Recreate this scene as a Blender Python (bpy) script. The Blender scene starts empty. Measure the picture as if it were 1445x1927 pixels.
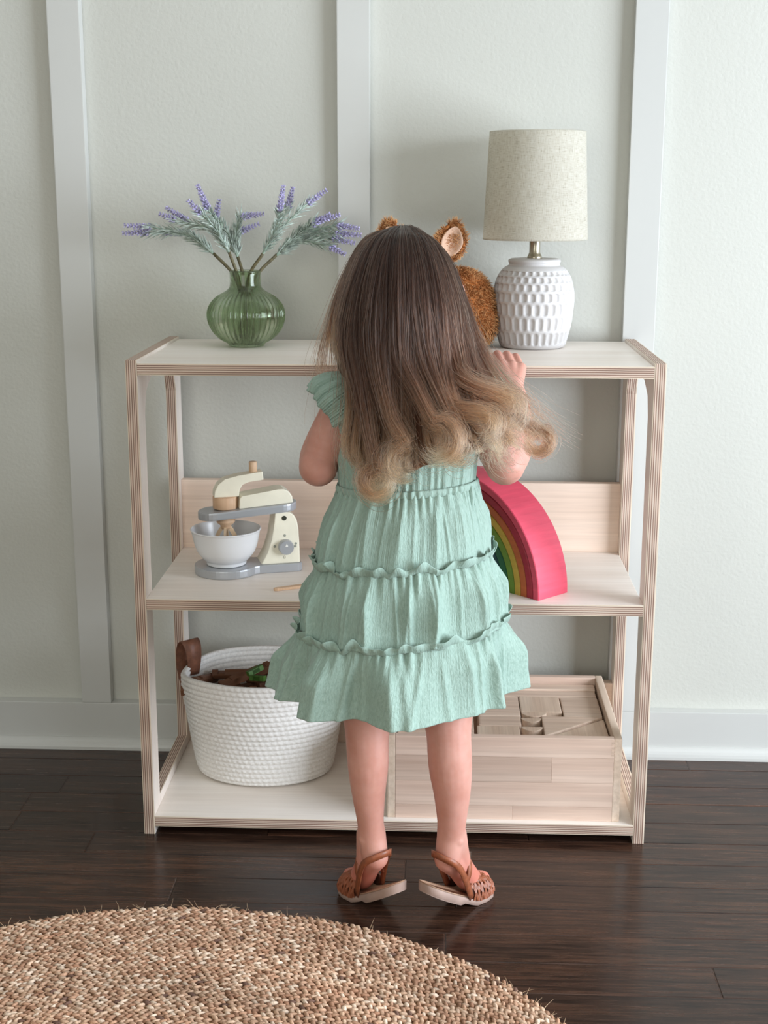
import bpy, bmesh, math, random
import numpy as np
from mathutils import Vector, Matrix

rng = np.random.default_rng(11)
random.seed(11)
SC = bpy.context.scene
COL = SC.collection
PI = math.pi

# ------------------------------------------------------------------ camera
F_PX, IW, IH = 2579.9, 1445.0, 1927.0
CAM = Vector((0.06772, -2.38633, 1.0145))
YAW, PITCH, ROLL = -0.04055, -0.23174, 0.00164
_f = Vector((math.sin(YAW) * math.cos(PITCH), math.cos(YAW) * math.cos(PITCH), math.sin(PITCH)))
_r = Vector((math.cos(YAW), -math.sin(YAW), 0.0))
_u = _r.cross(_f)
_r2 = math.cos(ROLL) * _r + math.sin(ROLL) * _u
_u2 = -math.sin(ROLL) * _r + math.cos(ROLL) * _u
cam_data = bpy.data.cameras.new('camera')
cam_data.sensor_fit = 'HORIZONTAL'
cam_data.sensor_width = 36.0
cam_data.lens = F_PX / IW * 36.0
cam_data.clip_start = 0.02
cam = bpy.data.objects.new('camera', cam_data)
COL.objects.link(cam)
cam.matrix_world = Matrix(((_r2.x, _u2.x, -_f.x, CAM.x), (_r2.y, _u2.y, -_f.y, CAM.y), (_r2.z, _u2.z, -_f.z, CAM.z), (0, 0, 0, 1)))
SC.camera = cam


def pt(u, v, Y):
    """a point of the place: the photo's (u, v) at the depth Y"""
    d = _f + _r2 * ((u - IW / 2) / F_PX) - _u2 * ((v - IH / 2) / F_PX)
    return CAM + d * ((Y - CAM.y) / d.y)


# ------------------------------------------------------------------ light
SC.view_settings.view_transform = 'Standard'
SC.view_settings.look = 'None'
SC.view_settings.gamma = 1.0
SC.view_settings.exposure = 0.22
SC.view_settings.use_curve_mapping = False

world = bpy.data.worlds.new('world')
SC.world = world
world.use_nodes = True
wn = world.node_tree
wn.nodes['Background'].inputs[0].default_value = (0.80, 0.90, 1.0, 1)
wn.nodes['Background'].inputs[1].default_value = 0.9


def window_light(name, loc, rot, sx, sy, power, color):
    l = bpy.data.lights.new(name, 'AREA')
    l.shape = 'RECTANGLE'
    l.size, l.size_y = sx, sy
    l.energy = power
    l.color = color
    o = bpy.data.objects.new(name, l)
    o.location = loc
    o.rotation_euler = rot
    COL.objects.link(o)
    return o


# daylight entering by the window in the right wall and by the one behind the camera
window_light('daylight_side_window', (2.19, -1.42, 0.92), (0, PI / 2, 0), 1.26, 1.80, 100.0, (0.82, 0.90, 1.0))
window_light('daylight_rear_window', (-0.75, -3.36, 1.15), (PI / 2, 0, 0), 1.5, 1.5, 15.5, (1.0, 0.97, 0.85))


# ------------------------------------------------------------------ node helpers
def new_mat(name):
    m = bpy.data.materials.new(name)
    m.use_nodes = True
    nt = m.node_tree
    b = nt.nodes['Principled BSDF']
    return m, nt, b


def lin(c):
    """8-bit sRGB to linear"""
    return tuple((x / 255 / 12.92 if x / 255 <= 0.04045 else ((x / 255 + 0.055) / 1.055) ** 2.4) for x in c) + (1,)


def N(nt, kind, **kw):
    n = nt.nodes.new(kind)
    for k, v in kw.items():
        if k.startswith('_'):
            setattr(n, k[1:], v)
        else:
            n.inputs[k.replace('__', ' ')].default_value = v
    return n


def coords(nt, scale=(1, 1, 1), rot=(0, 0, 0), kind='Object', loc=(0, 0, 0)):
    tc = nt.nodes.new('ShaderNodeTexCoord')
    mp = nt.nodes.new('ShaderNodeMapping')
    mp.inputs['Scale'].default_value = scale
    mp.inputs['Rotation'].default_value = rot
    mp.inputs['Location'].default_value = loc
    nt.links.new(tc.outputs[kind], mp.inputs['Vector'])
    return mp.outputs['Vector']


def ramp(nt, fac, stops):
    r = nt.nodes.new('ShaderNodeValToRGB')
    els = r.color_ramp.elements
    while len(els) < len(stops):
        els.new(0.5)
    for e, (p, c) in zip(els, stops):
        e.position = p
        e.color = c if len(c) == 4 else lin(c)
    nt.links.new(fac, r.inputs['Fac'])
    return r.outputs['Color']


def noise(nt, vec, scale, detail=3.0, rough=0.5, dist=0.0):
    n = nt.nodes.new('ShaderNodeTexNoise')
    n.inputs['Scale'].default_value = scale
    n.inputs['Detail'].default_value = detail
    n.inputs['Roughness'].default_value = rough
    n.inputs['Distortion'].default_value = dist
    nt.links.new(vec, n.inputs['Vector'])
    return n.outputs['Fac']


def bump(nt, b, height, strength, dist):
    n = nt.nodes.new('ShaderNodeBump')
    n.inputs['Strength'].default_value = strength
    n.inputs['Distance'].default_value = dist
    nt.links.new(height, n.inputs['Height'])
    nt.links.new(n.outputs['Normal'], b.inputs['Normal'])
    return n


def mixc(nt, fac, a, b_, mode='MIX'):
    n = nt.nodes.new('ShaderNodeMix')
    n.data_type = 'RGBA'
    n.blend_type = mode
    for sock, val in ((n.inputs[0], fac), (n.inputs[6], a), (n.inputs[7], b_)):
        if hasattr(val, 'links'):
            nt.links.new(val, sock)
        else:
            sock.default_value = val
    return n.outputs[2]


def plain(name, c, rough=0.5, metal=0.0, spec=0.5, coat=0.0, var=0.0, vscale=40.0, bscale=0.0, bstr=0.1):
    m, nt, b = new_mat(name)
    b.inputs['Base Color'].default_value = lin(c)
    b.inputs['Roughness'].default_value = rough
    b.inputs['Metallic'].default_value = metal
    b.inputs['Specular IOR Level'].default_value = spec
    b.inputs['Coat Weight'].default_value = coat
    v = coords(nt)
    if var:
        lo = tuple(max(0, x * (1 - var)) for x in c)
        hi = tuple(min(255, x * (1 + var)) for x in c)
        nt.links.new(ramp(nt, noise(nt, v, vscale), [(0.3, lo), (0.7, hi)]), b.inputs['Base Color'])
    if bscale:
        bump(nt, b, noise(nt, v, bscale, 4), bstr, 0.001)
    return m


def wood(name, lo, hi, axis=0, scale=1.0, rough=0.5, streak=1.0, bstr=0.08):
    """grain running along the given axis, a tint of its own for every piece"""
    m, nt, b = new_mat(name)
    sc = [22.0 * scale] * 3
    sc[axis] = 1.6 * scale
    v = coords(nt, sc)
    n1 = noise(nt, v, 1.0, 5, 0.55, 0.6)
    sc2 = [160.0 * scale] * 3
    sc2[axis] = 4.0 * scale
    n2 = noise(nt, coords(nt, sc2), 1.0, 3, 0.6)
    mid = tuple((a + c) / 2 for a, c in zip(lo, hi))
    c1 = ramp(nt, n1, [(0.32, lo), (0.5, mid), (0.68, hi)])
    c2 = ramp(nt, n2, [(0.35, tuple(x * 0.86 for x in lo)), (0.65, hi)])
    mx = mixc(nt, 0.35 * streak, c1, c2)
    oi = nt.nodes.new('ShaderNodeObjectInfo')
    t = ramp(nt, oi.outputs['Random'], [(0.0, (0.86, 0.84, 0.82, 1)), (0.5, (1, 0.985, 0.97, 1)), (1.0, (1.08, 1.06, 1.05, 1))])
    nt.links.new(mixc(nt, 1.0, mx, t, 'MULTIPLY'), b.inputs['Base Color'])
    b.inputs['Roughness'].default_value = rough
    bump(nt, b, n2, bstr, 0.0006)
    return m


def ply_edge(name, axis, along, thick=0.0177):
    """the layered edge of a plywood board: veneers stacked along axis"""
    m, nt, b = new_mat(name)
    tc = nt.nodes.new('ShaderNodeTexCoord')
    sp = nt.nodes.new('ShaderNodeSeparateXYZ')
    nt.links.new(tc.outputs['Object'], sp.inputs[0])
    mul = N(nt, 'ShaderNodeMath', _operation='MULTIPLY')
    mul.inputs[1].default_value = 1.0 / thick
    nt.links.new(sp.outputs[axis], mul.inputs[0])
    add = N(nt, 'ShaderNodeMath', _operation='ADD')
    add.inputs[1].default_value = 0.5
    nt.links.new(mul.outputs[0], add.inputs[0])
    sc = [300.0] * 3
    sc[along] = 5.0
    wob = noise(nt, coords(nt, [14.0] * 3), 1.0, 2)
    w2 = N(nt, 'ShaderNodeMath', _operation='MULTIPLY_ADD')
    nt.links.new(wob, w2.inputs[0])
    w2.inputs[1].default_value = 0.05
    nt.links.new(add.outputs[0], w2.inputs[2])
    L, D, Mid = (226, 206, 190), (124, 92, 78), (196, 166, 148)
    stops = [(0.0, (236, 222, 200)), (0.085, (232, 216, 194)), (0.11, D), (0.15, D), (0.18, L), (0.27, Mid), (0.30, D), (0.335, D), (0.36, L),
             (0.45, L), (0.475, D), (0.51, D), (0.53, Mid), (0.63, L), (0.655, D), (0.69, D), (0.71, L), (0.81, Mid), (0.835, D), (0.87, D), (0.895, L), (1.0, (232, 216, 194))]
    c = ramp(nt, w2.outputs[0], stops)
    n = noise(nt, coords(nt, sc), 1.0, 4, 0.6)
    t = ramp(nt, n, [(0.3, (0.72, 0.70, 0.68, 1)), (0.65, (1.05, 1.05, 1.05, 1))])
    nt.links.new(mixc(nt, 1.0, c, t, 'MULTIPLY'), b.inputs['Base Color'])
    b.inputs['Roughness'].default_value = 0.6
    return m


MATS = {}
MATS['wall'] = plain('wall_paint', (197, 197, 189), 0.42, spec=0.4)
_nt = MATS['wall'].node_tree
bump(_nt, _nt.nodes['Principled BSDF'], noise(_nt, coords(_nt), 190.0, 2, 0.45), 0.30, 0.0016)
MATS['trim'] = plain('trim_paint', (197, 197, 193), 0.30, spec=0.5)
_nt = MATS['trim'].node_tree
bump(_nt, _nt.nodes['Principled BSDF'], noise(_nt, coords(_nt, (30, 30, 400)), 1.0, 2), 0.05, 0.0006)
MATS['wall_far'] = plain('wall_paint_taupe', (176, 170, 158), 0.6)
MATS['ceiling'] = plain('ceiling_paint', (236, 235, 230), 0.7)

# dark oak boards
m, nt, b = new_mat('dark_oak')
v = coords(nt, (2.2, 34, 34))
oi = nt.nodes.new('ShaderNodeObjectInfo')
vo = N(nt, 'ShaderNodeVectorMath', _operation='ADD')
cmb = nt.nodes.new('ShaderNodeCombineXYZ')
mm = N(nt, 'ShaderNodeMath', _operation='MULTIPLY')
mm.inputs[1].default_value = 37.0
nt.links.new(oi.outputs['Random'], mm.inputs[0])
nt.links.new(mm.outputs[0], cmb.inputs[0])
nt.links.new(mm.outputs[0], cmb.inputs[1])
nt.links.new(v, vo.inputs[0])
nt.links.new(cmb.outputs[0], vo.inputs[1])
g1 = noise(nt, vo.outputs[0], 1.0, 6, 0.6, 1.4)
g2 = noise(nt, vo.outputs[0], 6.0, 4, 0.65, 0.3)
c1 = ramp(nt, g1, [(0.32, (28, 18, 14)), (0.5, (46, 31, 24)), (0.70, (84, 57, 42))])
c2 = ramp(nt, g2, [(0.38, (14, 9, 8)), (0.6, (76, 52, 40))])
mx = mixc(nt, 0.45, c1, c2)
tint = ramp(nt, oi.outputs['Random'], [(0.0, (0.80, 0.78, 0.78, 1)), (0.5, (1, 1, 1, 1)), (1.0, (1.25, 1.15, 1.1, 1))])
nt.links.new(mixc(nt, 1.0, mx, tint, 'MULTIPLY'), b.inputs['Base Color'])
rr = ramp(nt, g2, [(0.3, (0.17, 0.17, 0.17, 1)), (0.7, (0.29, 0.29, 0.29, 1))])
nt.links.new(rr, b.inputs['Roughness'])
b.inputs['Specular IOR Level'].default_value = 0.38
bump(nt, b, g2, 0.12, 0.0006)
MATS['oak'] = m

MATS['ply_face_x'] = wood('birch_ply_face', (236, 226, 216), (246, 240, 233), 0, 1.0, 0.45, 0.6)
MATS['ply_face_z'] = wood('birch_ply_upright', (232, 220, 210), (243, 235, 227), 2, 1.0, 0.45, 0.6)
MATS['ply_panel'] = wood('birch_ply_panel', (224, 200, 182), (236, 217, 201), 0, 1.0, 0.5, 0.8)
MATS['ply_edge_z'] = ply_edge('ply_edge_shelf', 2, 0)
MATS['ply_edge_x'] = ply_edge('ply_edge_upright', 0, 2)
MATS['boxwood'] = wood('rubberwood_board', (204, 174, 156), (232, 210, 194), 0, 0.8, 0.5, 1.0)
MATS['boxwood_y'] = wood('rubberwood_end', (210, 186, 164), (232, 214, 196), 1, 0.8, 0.5, 1.0)
MATS['block'] = wood('block_wood_x', (214, 186, 166), (236, 216, 198), 0, 1.2, 0.55, 0.9)
MATS['block_y'] = wood('block_wood_y', (210, 182, 160), (232, 212, 192), 1, 1.2, 0.55, 0.9)
MATS['toywood'] = wood('toy_beech', (198, 160, 128), (222, 190, 158), 2, 1.4, 0.55, 0.7)
MATS['logwood'] = wood('stained_log', (92, 58, 38), (128, 84, 56), 0, 1.4, 0.6, 0.9)


# ------------------------------------------------------------------ object helpers
def wm(o):
    if o is None:
        return Matrix.Identity(4)
    if o.parent:
        return wm(o.parent) @ o.matrix_parent_inverse @ o.matrix_basis
    return o.matrix_basis.copy()


def link(o, parent=None, keep=True):
    COL.objects.link(o)
    if parent is not None:
        o.parent = parent
        if keep:
            o.matrix_parent_inverse = wm(parent).inverted()
    return o


def tag(o, label=None, cat=None, group=None, kind=None):
    if label:
        o['label'] = label
    if cat:
        o['category'] = cat
    if group:
        o['group'] = group
    if kind:
        o['kind'] = kind
    return o


def empty(name, loc, rz=0.0, label=None, cat=None, group=None):
    o = bpy.data.objects.new(name, None)
    o.empty_display_size = 0.05
    o.location = loc
    o.rotation_euler = (0, 0, rz)
    link(o)
    return tag(o, label, cat, group)


def from_data(name, verts, faces, mats, parent=None, keep=True, smooth=True, loc=None, idx=None):
    me = bpy.data.meshes.new(name)
    me.from_pydata([tuple(v) for v in verts], [], [tuple(f) for f in faces])
    for mt in (mats if isinstance(mats, (list, tuple)) else [mats]):
        me.materials.append(mt)
    if smooth:
        me.polygons.foreach_set('use_smooth', [True] * len(me.polygons))
    if idx is not None:
        me.polygons.foreach_set('material_index', idx)
    me.update()
    o = bpy.data.objects.new(name, me)
    if loc is not None:
        o.location = loc
    return link(o, parent, keep)


def from_bm(name, bm, mats, parent=None, keep=True, smooth=False, loc=None, fix=True):
    if fix:
        bmesh.ops.recalc_face_normals(bm, faces=bm.faces)
    me = bpy.data.meshes.new(name)
    bm.to_mesh(me)
    bm.free()
    for mt in (mats if isinstance(mats, (list, tuple)) else [mats]):
        me.materials.append(mt)
    if smooth:
        me.polygons.foreach_set('use_smooth', [True] * len(me.polygons))
    o = bpy.data.objects.new(name, me)
    if loc is not None:
        o.location = loc
    return link(o, parent, keep)


def box_bm(sx, sy, sz, bev=0.0, seg=2, c=(0, 0, 0)):
    bm = bmesh.new()
    bmesh.ops.create_cube(bm, size=1.0)
    for v in bm.verts:
        v.co = Vector((v.co.x * sx + c[0], v.co.y * sy + c[1], v.co.z * sz + c[2]))
    if bev:
        bmesh.ops.bevel(bm, geom=bm.edges[:], offset=bev, segments=seg, affect='EDGES', profile=0.7)
    return bm


def edge_mats(o, axis):
    """faces across the axis keep slot 0, board edges take slot 1"""
    for p in o.data.polygons:
        p.material_index = 0 if abs(p.normal[axis]) > 0.8 else 1


def box(name, x0, x1, y0, y1, z0, z1, mats, parent=None, bev=0.0, seg=2, keep=True):
    c = ((x0 + x1) / 2, (y0 + y1) / 2, (z0 + z1) / 2)
    return from_bm(name, box_bm(abs(x1 - x0), abs(y1 - y0), abs(z1 - z0), bev, seg), mats, parent, keep, loc=c)


def plate_bm(outer, holes, t, axis, bev=0.0, round_only=None):
    """a flat board of thickness t across the axis, cut to an outline with holes"""
    bm = bmesh.new()

    def p3(a, b_):
        return {0: (-t / 2, a, b_), 1: (a, -t / 2, b_), 2: (a, b_, -t / 2)}[axis]
    edges = []
    for lp in [outer] + list(holes):
        vs = [bm.verts.new(p3(*q)) for q in lp]
        for i in range(len(vs)):
            edges.append(bm.edges.new((vs[i], vs[(i + 1) % len(vs)])))
    bmesh.ops.triangle_fill(bm, use_beauty=True, use_dissolve=True, edges=edges)
    fs = bm.faces[:]
    ex = bmesh.ops.extrude_face_region(bm, geom=fs)
    d = [0, 0, 0]
    d[axis] = t
    bmesh.ops.translate(bm, verts=[g for g in ex['geom'] if isinstance(g, bmesh.types.BMVert)], vec=d)
    bmesh.ops.recalc_face_normals(bm, faces=bm.faces)
    if bev:
        es = [e for e in bm.edges if len(e.link_faces) == 2 and e.calc_face_angle(0) > 0.6]
        bmesh.ops.bevel(bm, geom=es, offset=bev, segments=2, affect='EDGES', profile=0.7)
    return bm


def lathe(prof, n=48, mod=None, close=False, c=(0, 0, 0), sx=1.0, sy=1.0):
    """profile of (r, z); mod(theta, i) -> factor on r"""
    V, Fc = [], []
    for i, (r, z) in enumerate(prof):
        for k in range(n):
            th = 2 * PI * k / n
            q = r * (mod(th, i) if mod else 1.0)
            V.append((c[0] + q * math.cos(th) * sx, c[1] + q * math.sin(th) * sy, c[2] + z))
    m_ = len(prof)
    for i in range(m_ - 1 if not close else m_):
        j = (i + 1) % m_
        for k in range(n):
            k2 = (k + 1) % n
            Fc.append((i * n + k, i * n + k2, j * n + k2, j * n + k))
    return V, Fc


def add_caps(V, Fc, n, m_, first=True, last=True):
    if first:
        Fc.append(tuple(range(n - 1, -1, -1)))
    if last:
        Fc.append(tuple((m_ - 1) * n + k for k in range(n)))


def catmull(P, m):
    """m points along a smooth curve through the control points P (k, d)"""
    P = np.asarray(P, float)
    k = len(P)
    t = np.linspace(0, k - 1, m)
    i = np.clip(t.astype(int), 0, k - 2)
    f = (t - i)[:, None]
    Pe = np.vstack([2 * P[0] - P[1], P, 2 * P[-1] - P[-2]])
    a, b_, c, d = Pe[i], Pe[i + 1], Pe[i + 2], Pe[i + 3]
    return 0.5 * ((2 * b_) + (-a + c) * f + (2 * a - 5 * b_ + 4 * c - d) * f ** 2 + (-a + 3 * b_ - 3 * c + d) * f ** 3)


def tube_data(path, rad, n=8, caps=True, base=0):
    """swept tube; rad a number or list"""
    P = np.asarray(path, float)
    m_ = len(P)
    R = np.full(m_, rad, float) if np.isscalar(rad) else np.asarray(rad, float)
    T = np.gradient(P, axis=0)
    T /= np.linalg.norm(T, axis=1)[:, None] + 1e-12
    up = np.array([0, 0, 1.0]) if abs(T[0][2]) < 0.9 else np.array([1.0, 0, 0])
    V, Fc = [], []
    nrm = np.cross(T[0], up)
    nrm /= np.linalg.norm(nrm)
    for i in range(m_):
        nrm = nrm - T[i] * (nrm @ T[i])
        nrm /= np.linalg.norm(nrm) + 1e-12
        bi = np.cross(T[i], nrm)
        for k in range(n):
            a = 2 * PI * k / n
            V.append(P[i] + R[i] * (math.cos(a) * nrm + math.sin(a) * bi))
    for i in range(m_ - 1):
        for k in range(n):
            k2 = (k + 1) % n
            Fc.append((base + i * n + k, base + i * n + k2, base + (i + 1) * n + k2, base + (i + 1) * n + k))
    if caps:
        Fc.append(tuple(base + k for k in range(n - 1, -1, -1)))
        Fc.append(tuple(base + (m_ - 1) * n + k for k in range(n)))
    return V, Fc


def band_data(path, nrm, width, thick, base=0):
    """a flat strap along path; nrm gives the outward direction at each point"""
    P = np.asarray(path, float)
    Nn = np.asarray(nrm, float)
    T = np.gradient(P, axis=0)
    T /= np.linalg.norm(T, axis=1)[:, None] + 1e-12
    Nn = Nn - T * (Nn * T).sum(1)[:, None]
    Nn /= np.linalg.norm(Nn, axis=1)[:, None] + 1e-12
    B = np.cross(T, Nn)
    V, Fc = [], []
    for i in range(len(P)):
        w = width[i] if hasattr(width, '__len__') else width
        for a, c in ((-1, -1), (1, -1), (1, 1), (-1, 1)):
            V.append(P[i] + B[i] * a * w / 2 + Nn[i] * c * thick / 2)
    for i in range(len(P) - 1):
        for k in range(4):
            k2 = (k + 1) % 4
            Fc.append((base + i * 4 + k, base + i * 4 + k2, base + (i + 1) * 4 + k2, base + (i + 1) * 4 + k))
    Fc.append((base + 3, base + 2, base + 1, base))
    e = base + (len(P) - 1) * 4
    Fc.append((e, e + 1, e + 2, e + 3))
    return V, Fc


def hair_curves(name, pos, radius, mat, parent=None, kind=None):
    """pos (n, m, 3) strands as curves; radius (m,) along the strand"""
    n, m_, _ = pos.shape
    cu = bpy.data.hair_curves.new(name)
    cu.add_curves([m_] * n)
    cu.attributes['position'].data.foreach_set('vector', pos.astype(np.float32).ravel())
    ra = cu.attributes.get('radius') or cu.attributes.new('radius', 'FLOAT', 'POINT')
    ra.data.foreach_set('value', np.tile(np.asarray(radius, np.float32), n))
    cu.materials.append(mat)
    o = bpy.data.objects.new(name, cu)
    link(o, parent)
    if kind:
        o['kind'] = kind
    return o


# ------------------------------------------------------------------ the room
XL, XR, YF, ZC = -2.7, 2.20, -3.4, 2.5
f = tag(box('floor', XL, XR, YF, 0.0, -0.06, -0.0008, MATS['oak']), kind='structure')
tag(box('ceiling', XL, XR, YF, 0.0, ZC, ZC + 0.05, MATS['ceiling']), kind='structure')
tag(box('wall_back', XL - 0.1, XR + 0.1, 0.0, 0.1, -0.06, ZC + 0.05, MATS['wall']), kind='structure')
tag(box('wall_left', XL - 0.1, XL, YF, 0.0, -0.06, ZC + 0.05, MATS['wall_far']), kind='structure')
w = plate_bm([(YF, -0.06), (0.0, -0.06), (0.0, ZC + 0.05), (YF, ZC + 0.05)], [[(-2.33, 0.28), (-0.51, 0.28), (-0.51, 1.56), (-2.33, 1.56)]], 0.1, 0)
tag(from_bm('wall_right', w, MATS['wall'], loc=(XR + 0.05, 0, 0)), kind='structure')
w = plate_bm([(XL - 0.1, -0.06), (XR + 0.1, -0.06), (XR + 0.1, ZC + 0.05), (XL - 0.1, ZC + 0.05)], [[(-1.51, 0.39), (0.01, 0.39), (0.01, 1.91), (-1.51, 1.91)]], 0.1, 1)
tag(from_bm('wall_front', w, MATS['wall_far'], loc=(0, YF - 0.05, 0)), kind='structure')

glass_m, nt, b = new_mat('window_glass')
b.inputs['Base Color'].default_value = (0.95, 0.98, 0.97, 1)
b.inputs['Roughness'].default_value = 0.02
b.inputs['Transmission Weight'].default_value = 1.0
b.inputs['IOR'].default_value = 1.1
for nm, ax, c, (a0, a1), (z0, z1) in (('window_1', 0, XR + 0.05, (-2.33, -0.51), (0.28, 1.56)), ('window_2', 1, YF - 0.05, (-1.51, 0.01), (0.39, 1.91))):
    am, zm_ = (a0 + a1) / 2, (z0 + z1) / 2
    fr = plate_bm([(a0, z0), (a1, z0), (a1, z1), (a0, z1)],
                  [[(a0 + .04, z0 + .04), (am - .015, z0 + .04), (am - .015, z1 - .04), (a0 + .04, z1 - .04)],
                   [(am + .015, z0 + .04), (a1 - .04, z0 + .04), (a1 - .04, z1 - .04), (am + .015, z1 - .04)]], 0.04, ax, 0.003)
    fo = tag(from_bm(nm, fr, MATS['trim'], loc=(c, 0, 0) if ax == 0 else (0, c, 0)), kind='structure')
    for s0, s1 in ((a0 + .04, am - .015), (am + .015, a1 - .04)):
        if ax == 0:
            box('pane', c + .004, c + .008, s0, s1, z0 + .04, z1 - .04, glass_m, fo)
        else:
            box('pane', s0, s1, c - .008, c - .004, z0 + .04, z1 - .04, glass_m, fo)

# board and batten wall: battens, baseboard, shoe moulding
BT = 0.022
BW = 0.0545
for i, x in enumerate((-1.56, -1.0735, -0.587, -0.1074, 0.3794, 0.866, 1.3525, 1.839)):
    tag(box('trim_%d' % (i + 1), x, x + BW, -BT, 0.0, 0.0875, ZC, MATS['trim'], bev=0.0016), kind='structure')
tag(box('baseboard_back', XL, XR, -BT, 0.0, 0.0, 0.0875, MATS['trim'], bev=0.0016), kind='structure')
prof = [(-BT - 0.015 * math.cos(a), 0.021 * math.sin(a)) for a in np.linspace(0, PI / 2, 7)]
prof = [(-BT, 0.0)] + prof
V = [(x, y, z) for x in (XL, XR) for y, z in prof]
n_ = len(prof)
Fc = [(i, (i + 1) % n_, n_ + (i + 1) % n_, n_ + i) for i in range(n_)] + [tuple(range(n_ - 1, -1, -1)), tuple(range(n_, 2 * n_))]
shoe = from_data('trim_9', V, Fc, MATS['trim'], smooth=False)
tag(shoe, kind='structure')

# floorboards: rows across the room, each board its own piece of the floor
PW = 0.0715
LENS = [0.42, 0.58, 0.74, 0.92, 1.15]
pl_mesh = {}
for L in LENS:
    bm = bmesh.new()
    hx, hy, e = L / 2 - 0.0004, PW / 2 - 0.0004, 0.0012
    lo = [bm.verts.new((sx * hx, sy * hy, -0.006)) for sx, sy in ((-1, -1), (1, -1), (1, 1), (-1, 1))]
    md = [bm.verts.new((sx * hx, sy * hy, -0.0009)) for sx, sy in ((-1, -1), (1, -1), (1, 1), (-1, 1))]
    hi = [bm.verts.new((sx * (hx - e), sy * (hy - e), 0.0)) for sx, sy in ((-1, -1), (1, -1), (1, 1), (-1, 1))]
    bm.faces.new(hi)
    for r0, r1 in ((lo, md), (md, hi)):
        for k in range(4):
            bm.faces.new((r0[k], r0[(k + 1) % 4], r1[(k + 1) % 4], r1[k]))
    bmesh.ops.recalc_face_normals(bm, faces=bm.faces)
    me = bpy.data.meshes.new('floor_plank')
    bm.to_mesh(me)
    bm.free()
    me.materials.append(MATS['oak'])
    pl_mesh[L] = me
prng = random.Random(5)
for r in range(24):
    y = -0.02 - PW * (r + 0.5) + 0.012
    x = -1.35 - prng.random() * 0.7
    while x < 1.45:
        L = prng.choice(LENS)
        o = bpy.data.objects.new('floor_plank', pl_mesh[L])
        o.location = (x + L / 2, y, 0.0)
        link(o, f)
        x += L

# ------------------------------------------------------------------ shelf unit
SF, SB, SH, ST = -0.3695, -0.029, 0.7656, 0.0177
ZT, ZM, ZB = 0.761, 0.3958, 0.0315
shelf = empty('shelf_unit', (0, -0.2, 0), 0.0, 'low birch plywood shelf unit with three tiers against the white wall', 'shelf')
outer = [(SF, 0), (SF + .046, 0), (SF + .046, .011), (SB - .046, .011), (SB - .046, 0), (SB, 0), (SB, SH), (SF, SH)]
ci, cj, cz0, cz1, ch = SF + .046, SB - .046, 0.049, 0.728, 0.05
hole = [(ci, cz0), (cj, cz0), (cj, cz1 - ch), (cj - .012, cz1 - .018), (cj - ch, cz1), (ci + ch, cz1), (ci + .012, cz1 - .018), (ci, cz1 - ch)]
for sx in (-1, 1):
    o = from_bm('side_frame', plate_bm(outer, [hole], ST, 0, 0.0011), [MATS['ply_face_z'], MATS['ply_edge_x']], shelf, loc=(sx * (0.4 - ST / 2), 0, 0))
    edge_mats(o, 0)
XI = 0.4 - ST
for nm, z in (('top_shelf', ZT), ('middle_shelf', ZM), ('bottom_shelf', ZB)):
    o = box(nm, -XI, XI, SF, SB if nm == 'top_shelf' else SB - 0.002, z - ST, z, [MATS['ply_face_x'], MATS['ply_edge_z']], shelf, bev=0.0009)
    edge_mats(o, 2)
box('back_panel', -XI, XI, -0.055, -0.037, ZM, 0.518, MATS['ply_panel'], shelf, bev=0.001)
box('back_panel', -XI, XI, -0.055, -0.037, ZB, 0.1535, MATS['ply_panel'], shelf, bev=0.001)

# ------------------------------------------------------------------ table lamp
m, nt, b = new_mat('linen_shade')
vv = coords(nt, (1, 1, 1), kind='UV')
a = noise(nt, coords(nt, (38, 300, 1), kind='UV'), 1.0, 3, 0.7)
c = noise(nt, coords(nt, (620, 16, 1), kind='UV'), 1.0, 3, 0.7)
add = N(nt, 'ShaderNodeMath', _operation='ADD')
nt.links.new(a, add.inputs[0])
nt.links.new(c, add.inputs[1])
hf = N(nt, 'ShaderNodeMath', _operation='MULTIPLY')
hf.inputs[1].default_value = 0.5
nt.links.new(add.outputs[0], hf.inputs[0])
cc = ramp(nt, hf.outputs[0], [(0.34, (160, 150, 128)), (0.46, (222, 217, 204)), (0.6, (238, 236, 228))])
nt.links.new(cc, b.inputs['Base Color'])
b.inputs['Roughness'].default_value = 0.85
b.inputs['Specular IOR Level'].default_value = 0.15
bump(nt, b, hf.outputs[0], 0.35, 0.0006)
tr = nt.nodes.new('ShaderNodeBsdfTranslucent')
nt.links.new(cc, tr.inputs['Color'])
mxs = nt.nodes.new('ShaderNodeMixShader')
mxs.inputs[0].default_value = 0.52
nt.links.new(b.outputs[0], mxs.inputs[1])
nt.links.new(tr.outputs[0], mxs.inputs[2])
nt.links.new(mxs.outputs[0], nt.nodes['Material Output'].inputs['Surface'])
MATS['linen'] = m
MATS['ceramic'] = plain('matte_white_ceramic', (198, 195, 194), 0.45, spec=0.45)
MATS['nickel'] = plain('brushed_nickel', (176, 168, 150), 0.28, metal=1.0)
MATS['whitemetal'] = plain('white_wire', (230, 228, 222), 0.5)


def uv_cyl(o, n, rows):
    """u around, v up, for a lathe of n columns"""
    uv = o.data.uv_layers.new(name='UVMap')
    for p in o.data.polygons:
        for li in p.loop_indices:
            vi = o.data.loops[li].vertex_index
            k, i = vi % n, vi // n
            if max((o.data.loops[q].vertex_index % n) for q in p.loop_indices) == n - 1 and k == 0:
                k = n
            uv.data[li].uv = (k / n, i / rows)


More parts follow.
